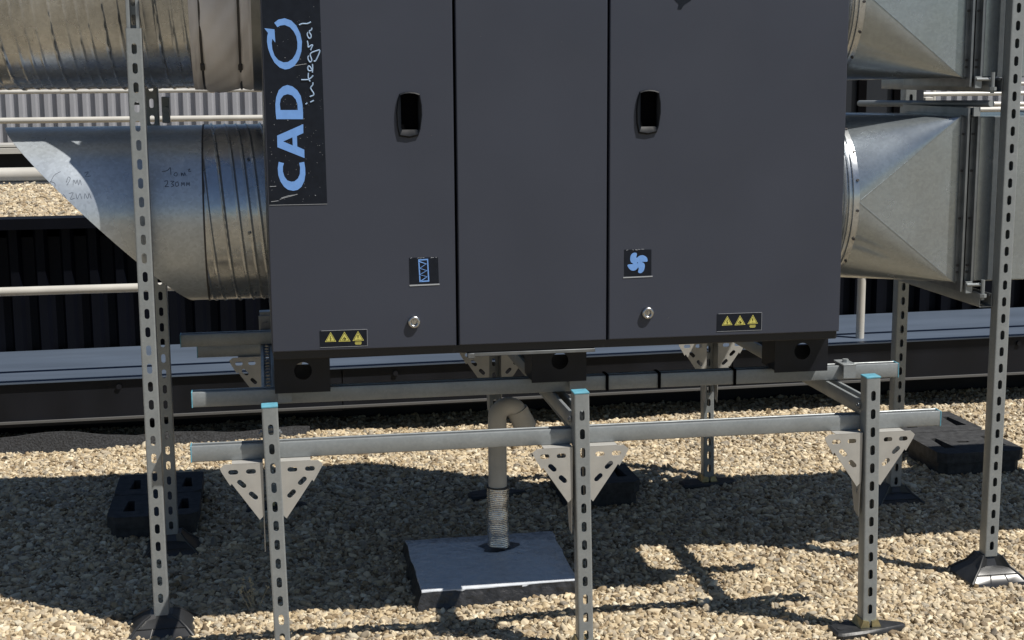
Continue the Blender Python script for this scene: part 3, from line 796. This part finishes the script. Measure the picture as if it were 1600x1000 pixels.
for wi, w in enumerate(WARN):
    xa = w[0][0]; xb = w[1][0]; za = w[0][1]; zb2 = w[3][1]
    za = max(za, ZB+0.002)
    b = MB(); b.plate([(xa, za), (xb, za), (xb, zb2), (xa, zb2)], [], YL, YD-0.0001, FRONT); wl = b.build('warning_label', 'label_black', un)
    wl['label'] = 'black label with three yellow warning triangles'
    b = MB(); e = 0.0007
    b.box(xa, xb, YL-.0003, YD-.0001, za-e, za); b.box(xb, xb+e, YL-.0003, YD-.0001, za, zb2); b.box(xa+.004, xb, YL-.0003, YD-.0001, zb2, zb2+e*.8)
    b.build('label_edge', 'edge_white', wl)
    b = MB(); k = MB()
    for j in range(3):
        t = TRI[wi*3+j]; cx = sum(p[0] for p in t)/3; cz = sum(p[1] for p in t)/3
        sc3 = lambda s: [(cx+(p[0]-cx)*s, cz+(p[1]-cz)*s) for p in t]
        b.plate(sc3(1.0), [sc3(0.86)], YL-0.0005, YL-0.00005, FRONT)
        b.plate(sc3(0.72), [], YL-0.0005, YL-0.00005, FRONT)
        y = YL-0.0006; h = abs(t[2][1]-t[0][1]); s = h/0.03
        if j == 0: k.tube([(cx+.001*s, y, cz+.008*s), (cx-.0016*s, y, cz+.0015*s), (cx+.0016*s, y, cz+.0005*s), (cx-.0002*s, y, cz-.0065*s)], 0.0009, 6)
        elif j == 1:
            k.tube([(cx-.006*s, y, cz-.004*s), (cx-.001*s, y, cz+.002*s), (cx+.001*s, y, cz+.0045*s)], 0.0008, 6); k.tube([(cx, y, cz), (cx+.004*s, y, cz-.003*s)], 0.0019, 8)
        else:
            k.tube([(cx, y, cz+.008*s), (cx, y, cz-.0005*s)], [0.0013, 0.0008], 6); k.tube([(cx, y, cz-.0045*s), (cx, y, cz-.0046*s)], 0.0011, 6)
            for q, hw_ in ((0.0, .0095), (.0035, .0105), (.0066, .0085)):
                zz = t[0][1]-0.0042*s-q*s
                b.box(cx-hw_*s, cx+hw_*s, YL-.0005, YL-.00005, zz-.0009*s, zz+.0009*s)
    b.build('warning_sign', 'yellow', wl); build_each(k, 'warning_mark', 'gap', wl)
# dark emblem whose lower tip shows at the top of the right door
b = MB(); emb = EMBLEM[:]; b.plate([(1.092, 1.7355), (1.119, 1.7355), (1.1325, 1.7216), (1.1264, 1.7119), (1.108, 1.7001), (1.0999, 1.6884), (1.0904, 1.6892), (1.0935, 1.7021), (1.0831, 1.7118), (1.0788, 1.7216)], [], YL, YD-.0001, FRONT)
b.build('emblem', 'label_black', un)
# small scuffs in the paint
b = MB()
for x, z, a, l in ((0.1635+0.94-0.03, 0.872, 0.9, .006), (0.57, 1.62, .2, .003), (0.78, 1.605, .4, .004), (1.30, 1.35, .1, .002), (0.44, 1.37, .6, .004), (1.0, 1.2, .2, .002)):
    b.tube([(x, YD-.0001, z), (x+l*math.cos(a), YD-.0001, z+l*math.sin(a))], 0.0005, 5)
b.build('scuff', 'drip', un)

# feet under the unit
def unit_foot(x0, x1, y):
    b = MB(); zt, zb = ZB-0.022, 0.6955 if True else 0
    cx = (x0+x1)/2
    b.plate([(x0, zb), (x1, zb), (x1, zt), (x0, zt)], [circle_loop(cx+0.002, 0.754, 0.0235)], y, y+0.004, FRONT)
    b.box(x0, x0+0.004, y+0.004, y+0.11, zb+0.006, zt-.001); b.box(x1-0.004, x1, y+0.004, y+0.11, zb+0.006, zt-.001)
    b.box(x0+.004, x1-.004, y+0.07, y+0.074, zb+0.006, 0.757)
    return b.build('foot', 'foot_black', un, loc=(cx, y, zb))
for x0, x1 in ((0.024, 0.170), (0.714, 0.866), (1.405, 1.560)):
    unit_foot(x0, x1, 3.872)
    unit_foot(x0, x1, 4.60)

# ================================================================ DUCTS
YC = 4.32
def cyl_skin(mb, xs, yc, zc, rf, n=96, close=None):
    """surface of revolution-like skin along X: rf(x, phi) radius; phi=0 faces -Y, 90deg faces down. xs may be a function of phi"""
    base = len(mb.v)
    for i, x in enumerate(xs):
        for k in range(n):
            ph = 2*math.pi*k/n
            xx = x(ph) if callable(x) else x
            r = rf(xx, ph)
            mb.v.append((xx, yc-r*math.cos(ph), zc-r*math.sin(ph)))
    for i in range(len(xs)-1):
        for k in range(n):
            a = base+i*n+k; b2 = base+i*n+(k+1) % n
            mb.f.append((a, b2, b2+n, a+n))
    return mb
def ridge(d, w, h):
    d = abs(d)
    return h*(0.5+0.5*math.cos(math.pi*d/w)) if d < w else 0.0
def spiral_r(r0, pitch, x_off=0.0, hand=1):
    def rf(x, ph):
        t = ((x-x_off)/pitch-hand*ph/(2*math.pi)) % 1.0
        s = 0.0
        for c, w, h in ((0.10, 0.032, 0.0050), (0.38, 0.034, 0.0030), (0.60, 0.034, 0.0030), (0.80, 0.034, 0.0030)):
            d = min(abs(t-c), 1-abs(t-c)); s += ridge(d, w, h)
        return r0+s
    return rf
def arange(a, b, s):
    n = max(1, int(round((b-a)/s))); return [a+(b-a)*i/n for i in range(n+1)]

# lower left: plain pipe cut at 45 degrees, with a spiral stub to the unit
ZL, RL, YE = 1.134, 0.251, 4.35
ll = thing('exhaust_duct', 'round zinc exhaust duct cut off at a slant, with marker writing, left of the unit', 'duct', (-0.3, YE, ZL))
xcut = lambda ph: -0.690+(ZL+RL-(ZL-RL*math.sin(ph)))*0.985
xm = -0.146
b = MB()
cyl_skin(b, [(lambda ph, t=t: xcut(ph)*(1-t)+xm*t) for t in arange(0, 1, 0.05)], YE, ZL, lambda x, p: RL, 128)
cyl_skin(b, [(lambda ph, t=t: xcut(ph)*(1-t)+xm*t) for t in arange(0, 1, 0.2)], YE, ZL, lambda x, p: RL-0.0015, 128)
n = 128
for k in range(n): b.f.append((k, (k+1) % n, 21*n+(k+1) % n, 21*n+k))
b.build('slanted_outlet', 'duct', ll, sharp=40)
b = MB(); cyl_skin(b, [-0.152, -0.1515, -0.1475, -0.147], YE, ZL, lambda x, p: RL+(0.003 if -0.1518 < x < -0.1472 else 0.0003), 96); b.build('seam', 'strap', ll)
b = MB(); cyl_skin(b, arange(-0.147, 0.018, 0.0022), YE, ZL, spiral_r(RL+0.001, 0.137, 0.03), 128); b.build('spiral_stub', 'spiral', ll, sharp=60)
b = MB()
for ph, x in ((8, -0.03), (60, -0.02), (-40, -0.025)):
    p = R(ph); b.tube([(x, YE-(RL)*math.cos(p), ZL-RL*math.sin(p)), (x, YE-(RL+.006)*math.cos(p), ZL-(RL+.006)*math.sin(p))], 0.004, 8)
build_each(b, 'screw', 'flange', ll)
# marker writing, drawn on the curved sheet
def on_duct(strokes, ox, oz, w, r=0.0009, name='handwriting', par=ll):
    b = MB()
    for s in strokes:
        pts = []
        for u, v in smooth_path(s, 3):
            x, z = ox+u*w, oz+v*w
            pts.append((x, YE-math.sqrt(RL*RL-(z-ZL)**2)-0.0001, z))
        b.tube(pts, r, 6)
    return b.build(name, 'marker', par)
on_duct([[(0, 0), (.5, .1), (.75, .35), (.8, -.3)], [(1.2, -.1), (1.05, -.3), (1.3, -.4), (1.35, -.15), (1.2, -.1)], [(1.7, -.1), (1.75, -.4), (1.8, -.15), (1.95, -.4), (2.0, -.1), (2.15, -.4)], [(2.3, .15), (2.5, .2), (2.35, .0), (2.6, 0.0)],
         [(0.2, -.85), (.5, -.8), (.45, -1.1), (.25, -1.3), (.6, -1.3)], [(.75, -.85), (1.05, -.85), (.85, -1.05), (1.05, -1.2), (.8, -1.35)], [(1.4, -.9), (1.2, -1.0), (1.25, -1.3), (1.45, -1.2), (1.4, -.9)], [(1.7, -1.3), (1.75, -.95), (1.85, -1.2), (1.95, -.95), (2.0, -1.3)], [(2.15, -1.3), (2.2, -.95), (2.3, -1.2), (2.4, -.95), (2.45, -1.3)]],
        -0.258, 1.268, 0.030)
on_duct([[(-.9, -.5), (-.6, .2), (-.1, .5)], [(-.95, -.6), (-.6, -.75), (-.5, -.35), (-.85, -.2)], [(.35, -.5), (.6, -.05), (.45, .1), (.3, -.3)], [(.8, -.5), (.85, -.1), (1.0, -.4), (1.1, -.1), (1.2, -.5), (1.3, -.1), (1.4, -.5)], [(1.6, .35), (1.9, .45), (1.7, .1), (2.1, .15)],
         [(0.0, -1.5), (.1, -1.15), (.3, -1.45)], [(.5, -1.1), (.8, -1.05), (.6, -1.5), (.9, -1.45)], [(1.0, -1.1), (1.1, -1.5), (1.3, -1.1), (1.4, -1.5)], [(1.6, -1.5), (1.65, -1.1), (1.85, -1.5), (1.95, -1.1), (2.1, -1.5)]],
        -0.52, 1.255, 0.036, 0.0006)

# upper left: long spiral duct with a canvas connector
ZU, RU, YU = 1.790, 0.300, 4.38
ul = thing('supply_duct', 'long spiral zinc duct joined to the unit by a grey canvas sleeve', 'duct', (-0.9, YU, ZU))
b = MB(); cyl_skin(b, arange(-2.4, -0.160, 0.0034), YU, ZU, spiral_r(RU, 0.137, 0.0), 112); b.build('spiral_pipe', 'spiral', ul, sharp=60)
def canvas(x, ph):
    w = 0.0016*math.sin(ph*9+x*60)+0.0022*math.sin(ph*5-x*42+1)+0.001*math.sin(ph*23+x*110)
    u = (x+0.165)/0.16
    puff = 0.006*math.sin(max(0, min(1, (u-0.12)/0.72))*math.pi)
    cl = -0.004*math.exp(-((x+0.140)/0.006)**2)-0.004*math.exp(-((x+0.038)/0.006)**2)
    return RU+0.006+puff+cl+w*(1 if 0.05 < u < 0.97 else 0.2)
b = MB(); cyl_skin(b, arange(-0.168, -0.004, 0.0025), YU, ZU, canvas, 140); b.build('canvas_sleeve', 'fabric', ul, sharp=80)
for x in (-0.140, -0.038):
    b = MB(); cyl_skin(b, [x-0.0035, x-0.003, x+0.003, x+0.0035], YU, ZU, lambda xx, p: RU+(0.0062 if abs(xx-x) < .0032 else .002), 96)
    p = R(52); b.cbox(-0.006, 0.006, -0.004, 0.008, -0.011, 0.011, .002, T(x, YU-(RU+.007)*math.cos(p), ZU-(RU+.007)*math.sin(p))@RX(38))
    b.build('band_clamp', 'strap', ul)
b = MB(); cyl_skin(b, [-0.004, -0.003, 0.019, 0.020], YU, ZU, lambda xx, p: RU+0.010, 96); b.build('collar', 'flange', ul)

# right-hand ducts: round collar, square-to-round transition, flanged square duct
def right_duct(zc, r, zb, zt, label, ext):
    xa, xb = 1.716, 2.030
    y0, y1 = 4.075, 4.47
    t = thing('square_duct', label, 'duct', (2.0, YC, zc), 'square transition ducts right of the unit')
    b = MB()
    prof = [(1.560, 0), (1.600, 0), (1.672, 0.0), (1.6735, .003), (1.676, .005), (1.679, .003), (1.681, .001), (1.6875, .001), (1.689, .006), (1.6935, .0065), (1.695, .002), (1.700, .002), (1.7015, .0075), (1.706, .0075), (1.7075, .002), (1.722, .0012)]
    rr = dict((round(x, 4), d) for x, d in prof)
    cyl_skin(b, [p[0] for p in prof], YC, zc, lambda x, ph: r+rr[round(x, 4)], 96)
    b.build('collar', 'spiral', t, sharp=60)
    b = MB()
    for k in range(18):
        p = 2*math.pi*k/18+.1; x = 1.7165
        b.tube([(x, YC-(r+.001)*math.cos(p), zc-(r+.001)*math.sin(p)), (x, YC-(r+.005)*math.cos(p), zc-(r+.005)*math.sin(p))], 0.0042, 8)
    build_each(b, 'rivet', 'strap', t)
    # transition: front/bottom/back/top flat triangles and four conical corners
    b = MB(); n = 20
    corners = {0: (y0, zb), 1: (y1, zb), 2: (y1, zt), 3: (y0, zt)}
    # phi from 0 (front) via 90 (bottom), 180 (back), 270 (top)
    for q in range(4):
        base = len(b.v); rows = 9
        cy, cz = corners[q]
        for j in range(rows+1):
            s = j/rows
            for k in range(n+1):
                ph = math.pi/2*(q+k/n)
                py_, pz_ = YC-r*math.cos(ph), zc-r*math.sin(ph)
                b.v.append((xa+(xb-xa)*s, py_+(cy-py_)*s, pz_+(cz-pz_)*s))
        for j in range(rows):
            for k in range(n):
                a = base+j*(n+1)+k; b.f.append((a, a+1, a+n+2, a+n+1))
    def tri(pa, pb, pc):
        nrm = (Vector(pb)-Vector(pa)).cross(Vector(pc)-Vector(pa)).normalized()
        base = len(b.v); b.v += [pa, pb, pc]; b.f.append((base, base+1, base+2))
    tri((xa, YC-r, zc), (xb, y0, zb), (xb, y0, zt)); tri((xa, YC, zc-r), (xb, y0, zb), (xb, y1, zb))
    tri((xa, YC+r, zc), (xb, y1, zb), (xb, y1, zt)); tri((xa, YC, zc+r), (xb, y0, zt), (xb, y1, zt))
    for cz_ in (zb, zt):
        b.tube([(xa+.004, YC-r, zc), (xb-.002, y0, cz_)], 0.0013, 6, cap=False)
    b.build('transition', 'duct_square', t, sharp=9)
    # flanges
    for x, w in ((2.030, 0.026), (2.060, 0.030)):
        b = MB(); e = 0.026
        for (a0, a1, c0, c1) in ((y0-e, y1+e, zt, zt+e), (y0-e, y1+e, zb-e, zb), (y0-e, y0, zb, zt), (y1, y1+e, zb, zt)):
            b.box(x+w*.45-.003, x+w*.45+.003, a0, a1, c0, c1)
        b.box(x, x+w, y0-0.006, y0+0.002, zb+.002, zt-.002); b.box(x, x+w, y0+.002, y1, zt-.002, zt+0.004); b.box(x, x+w, y0+.002, y1, zb-0.004, zb+.002); b.box(x, x+w, y1-.002, y1+.006, zb+.002, zt-.002)
        f_ = b.build('flange', 'flange', t)
        c = MB()
        for z in (zb+.03, zb+.05, zb+.19, zb+.33, zt-.05):
            c.tube([(x+w*.2, y0-.006, z), (x+w*.2, y0-.009, z)], 0.004, 8)
        build_each(c, 'screw', 'strap', f_)
    b = MB(); b.box(2.052, 2.072, y0-.034, y0-.026, zb-.030, zb+.004); b.tube([(2.055, y0-.034, zb-.005), (2.095, y0-.04, zb-.005)], .005, 8); b.box(2.052, 2.072, y0-.034, y0-.026, zt+.002, zt+.028); b.build('clip', 'strut', t)
    b = MB(); b.cbox(2.086, 3.7, y0, y1, zb, zt, 0.003)
    for x in (2.42, 2.9, 3.35): b.cbox(x, x+.012, y0-.004, y1+.004, zb-.004, zt+.004, .001)
    b.build('square_section', 'duct_square', t)
    return t
right_duct(1.150, 0.252, 0.905, 1.392, 'lower square to round zinc duct right of the unit', 0)
right_duct(1.746, 0.250, 1.505, 1.995, 'upper square to round zinc duct at the top right of the unit', 0)

# ================================================================ DUCT SUPPORT POSTS
def post(par, x, y, z0, z1, start):
    b = MB(); channel(b, z1-z0, T(x, y, z0), w=0.041, start=start); return b.build('post', 'strut', par, loc=(x, y, z0))
def pyramid_foot(par, x, y, z1=0.065):
    b = MB(); w, d, w2 = 0.088, 0.080, 0.030
    yc = y+0.020
    # four curved corner fins joined to a skirt, open slanted faces between
    rings = []
    for (s, z, k) in ((1.06, -0.012, 0), (1.0, 0.004, 0), (0.78, 0.024, 0), (0.56, 0.040, 0), (0.34, z1, 0)):
        rings.append([(x-w*s, yc-d*s, z), (x-w*s*.33, yc-d*s*1.02, z), (x+w*s*.33, yc-d*s*1.02, z), (x+w*s, yc-d*s, z), (x+w*s*1.02, yc, z), (x+w*s, yc+d*s, z), (x, yc+d*s, z), (x-w*s, yc+d*s, z), (x-w*s*1.02, yc, z)])
    for k, dy in ((3, 0.020), (4, 0.016)):
        for i in (1, 2): p = rings[k][i]; rings[k][i] = (p[0], p[1]+dy, p[2])
    m = 9; v = [p for r_ in rings for p in r_]; f = []
    for k in range(4):
        for i in range(m): f.append((k*m+i, k*m+(i+1) % m, (k+1)*m+(i+1) % m, (k+1)*m+i))
    f.append(tuple(4*m+i for i in range(m)))
    b.add(v, f)
    # ribs on the skirt and corners
    for sx in (-1, 1):
        for sy in (-1, 1):
            b.tube([(x+sx*w*1.0, yc+sy*d*1.0, 0.003), (x+sx*w*.78, yc+sy*d*.78, 0.024), (x+sx*w*.56, yc+sy*d*.56, 0.040), (x+sx*w*.34, yc+sy*d*.34, z1)], [0.005, 0.004, 0.0035, 0.003], 8)
    for k in (-.33, .33):
        b.tube([(x+w*k, yc-d*1.01, 0.003), (x+w*k*.78, yc-d*.79, 0.024)], 0.0022, 6)
    b.tube([(x-w*.78, yc-d*.79, 0.0245), (x+w*.78, yc-d*.79, 0.0245)], 0.0022, 6)
    return b.build('foot', 'rubber_smooth', par, sharp=25)
lf = thing('duct_stand', 'left tall slotted stand holding the two round ducts', 'stand', (-0.3, 4.3, 0), 'tall duct stands')
p = post(lf, -0.307, 4.025, 0.046, 1.648, 0.0495)
b = MB(); channel(b, 0.95, Matrix(((-1,0,0,-0.308),(0,-1,0,4.066),(0,0,1,1.45),(0,0,0,1))), w=0.034, d=0.030, start=0.02); b.build('post_extension', 'strut', lf)
post(lf, -0.316, 4.72, 0.06, 2.3, 0.03)
pyramid_foot(lf, -0.307, 4.025, 0.050); pyramid_foot(lf, -0.316, 4.72)
for z in (2.06,):
    b = MB(); channel(b, 0.74, YM(-0.259, 4.01, z)); b.build('cross_bar', 'strut', lf)
b = MB(); b.cbox(-0.285, -0.262, 4.70, 4.74, 1.38, 1.46, .002); b.tube([(-.274, 4.70, 1.42), (-.274, 4.68, 1.42)], .011, 6); b.build('bracket', 'strut', lf)
rf_ = thing('duct_stand', 'right tall slotted stand holding the two square ducts', 'stand', (2.17, 4.4, 0), 'tall duct stands')
post(rf_, 2.157, 4.005, 0.068, 2.3, 0.033)
post(rf_, 2.205, 4.80, 0.06, 2.3, 0.02)
pyramid_foot(rf_, 2.157, 4.005, 0.072); pyramid_foot(rf_, 2.205, 4.80)
for z in (0.832, 1.463, 1.396):
    b = MB()
    if z == 1.396: b.tube([(2.10, 4.03, 1.430), (2.02, 4.8, 1.415)], .010, 10)
    else: channel(b, 0.76, YM(2.114, 4.035, z))
    b.build('cross_bar', 'strut', rf_)
b = MB()
for z in (0.885, 1.49): b.tube([(2.10, 4.03, z-.03), (2.10, 4.03, z+.03)], .006, 8); b.tube([(2.10, 4.03, z-.022), (2.10, 4.03, z-.012)], .012, 6); pass
b.build('bolt', 'strut', rf_)

# ================================================================ DRAIN
sl = MB()
rs = random.Random(9)
cs = [(0.425, 4.068), (0.888, 4.086), (0.905, 4.555), (0.425, 4.545)]
def edge(a, b_, n):
    return [(a[0]+(b_[0]-a[0])*i/n+rs.uniform(-.003, .003), a[1]+(b_[1]-a[1])*i/n+rs.uniform(-.003, .003)) for i in range(n)]
loop = edge(cs[0], cs[1], 12)+edge(cs[1], cs[2], 10)+edge(cs[2], cs[3], 12)+edge(cs[3], cs[0], 10)
n = len(loop); cx, cy = 0.66, 4.33
dr = thing('drain_slab', 'bitumen covered slab with a grey drain sleeve rising from it under the unit', 'slab', (cx, cy, 0))
def rg(s, z, j=0.0): return [(cx+(x-cx)*s+rs.uniform(-j, j), cy+(y-cy)*s+rs.uniform(-j, j), z+rs.uniform(-j, j)*.5) for x, y in loop]
b = MB(); R5 = [rg(1.07, -0.012, .003), rg(1.045, 0.018, .003), rg(1.022, 0.034, .002), rg(1.004, 0.047, .0015)]
v = [p for r_ in R5 for p in r_]; f = []
for k in range(3):
    for i in range(n): f.append((k*n+i, k*n+(i+1) % n, (k+1)*n+(i+1) % n, (k+1)*n+i))
b.add(v, f); b.build('skirt', 'slab_skirt', dr, sharp=50)
b = MB(); R5 = [rg(1.006, 0.040), rg(1.0, 0.0495), rg(0.985, 0.0515)]
v = [p for r_ in R5 for p in r_]; f = []
for k in range(2):
    for i in range(n): f.append((k*n+i, k*n+(i+1) % n, (k+1)*n+(i+1) % n, (k+1)*n+i))
f.append(tuple(2*n+i for i in range(n)))
b.add(v, f); b.build('slab_top', 'slab', dr, sharp=50)
PX, PY = 0.706, 4.425
b = MB(); m = 18
v = [(PX+0.062*(1+.28*math.sin(3*a+1)*.6+.12*math.sin(7*a))*math.cos(a), PY+0.052*(1+.2*math.sin(2*a))*math.sin(a), 0.0528) for a in [2*math.pi*k/m for k in range(m)]]
v += [(PX+0.03*math.cos(2*math.pi*k/m), PY+0.03*math.sin(2*math.pi*k/m), 0.060) for k in range(m)]
b.add(v, [(i, (i+1) % m, m+(i+1) % m, m+i) for i in range(m)]); b.build('sealing', 'slab_skirt', dr)
# sleeve
b = MB(); zz = arange(0.05, 0.247, 0.0015); pts = []; rr = []
for z in zz:
    t = (z/0.006) % 1.0
    pts.append((PX+0.002*math.sin(z*30), PY, z)); rr.append(0.0350+0.0004*math.sin(t*2*math.pi)-0.002*max(0, (z-0.225)/0.03)+0.0010*math.sin(z*57)+0.0006*math.sin(z*131))
b.tube(pts, rr, 28, cap=True); b.build('corrugated_sleeve', 'foil', dr, sharp=70)
b = MB(); b.tube([(PX, PY, 0.246), (PX, PY, 0.250)], 0.0355, 24); b.build('hose_band', 'strap', dr)
# pipe that goes up, bends over and drops into a trap
dp = thing('drain_pipe', 'grey drain pipe bending over above the slab under the unit', 'pipe', (PX, PY, 0.26))
b = MB(); path = [(PX, PY, 0.245), (PX, PY, 0.36), (PX, PY, 0.467)]
for k in range(1, 11):
    a = math.pi*k/10*0.93
    path.append((PX+0.036-0.036*math.cos(a), PY+0.012*k/10, 0.467+0.036*math.sin(a)))
b.tube(path, 0.0290, 28); b.build('riser', 'pipe_grey', dp, sharp=60)
b = MB(); e = (path[-1][0], path[-1][1], path[-1][2])
b.tube([(e[0]-0.006, e[1]-.001, e[2]+0.014), (e[0]+0.004, e[1], e[2]-0.008), (e[0]+0.022, e[1]+.002, e[2]-0.045)], [0.0335, 0.034, 0.036], 26); b.build('branch', 'pipe_grey', dp, sharp=60)
b = MB(); q = (e[0]+0.0222, e[1]+.002, e[2]-0.0455); b.tube([q, (q[0]+.001, q[1], q[2]-.004)], 0.030, 20); b.build('opening', 'gap', dp)  # solid black disc painted as the shaded inside of the pipe end
b = MB(); b.tube([(0.845, 4.62, 0.60), (0.86, 4.60, 0.53), (0.93, 4.50, 0.44), (0.945, 4.47, 0.41)], 0.008, 6); b.build('hanger_strap', 'strut', dp)

# ================================================================ RUBBER BALLAST BLOCKS
def ballast(name_label, x, y, w, d, h, rows, z0=-0.01):
    t = thing('ballast_block', name_label, 'ballast', (x, y, 0), 'recycled rubber ballast blocks')
    dd = d/rows
    for j in range(rows):
        ya = y+j*dd+0.003; yb = y+(j+1)*dd-0.003; z1 = z0+h-(0.0 if j else 0.0)
        b = MB(); c = 0.028
        out = [(x+c, ya), (x+w-c, ya), (x+w, ya+c), (x+w, yb-c*.3), (x+w-c*.3, yb), (x+c*.3, yb), (x, yb-c*.3), (x, ya+c)]
        hs = []
        for u in (0.16, 0.76):
            xa = x+w*u; hs.append([(xa, ya+dd*.25), (xa+w*.13, ya+dd*.25), (xa+w*.10, ya+dd*.70), (xa+w*.03, ya+dd*.70)])
        hs.append([(x+w*.42, ya+dd*.45), (x+w*.55, ya+dd*.45), (x+w*.55, ya+dd*.52), (x+w*.42, ya+dd*.52)])
        up = lambda u, v, q: (u, v, q)
        b.plate(out, hs, z1-0.04, z1, up)
        # lip and base
        b.plate([(x+(p-x-w/2)*.93+w/2, (ya+yb)/2+(q-(ya+yb)/2)*.92) for p, q in out], [], z0, z1-0.0402, up)
        b.build('block', 'rubber', t, sharp=30)
    return t
ballast('black rubber ballast block on the gravel behind the left duct stand', -0.535, 4.87, 0.300, 0.54, 0.090, 2)
ballast('black rubber ballast block in shade behind the middle front leg', 1.02, 4.93, 0.285, 0.31, 0.10, 1)
ballast('black rubber ballast block beyond the right end of the frame', 2.50, 5.06, 0.35, 0.66, 0.105, 2)

# ================================================================ DRY WEED
wd = MB(); q = random.Random(4)
for i in range(9):
    a = q.uniform(0, 6.28); l = q.uniform(.05, .10); x0, y0 = -0.055+q.uniform(-.012, .012), 4.13+q.uniform(-.01, .01)
    px_, py_ = x0+math.cos(a)*l*.45, y0+math.sin(a)*l*.45
    wd.tube([(x0, y0, -0.005), ((x0+px_)/2, (y0+py_)/2, l*.55), (px_, py_, l)], [0.0010, 0.0008, 0.0006], 5)
    for k in range(3): wd.tube([(px_+q.uniform(-.006, .006), py_, l+k*.003), (px_+q.uniform(-.006, .006), py_, l+k*.003+.004)], 0.0018, 6)
M['weed'] = mat('dry_stem', (0.42, 0.38, 0.26), 0.8)
tag(wd.build('dry_weed', 'weed', None, loc=(-0.055, 4.13, 0)), 'tiny dry weed in the gravel between the left duct stand and the nearest leg', 'weed')
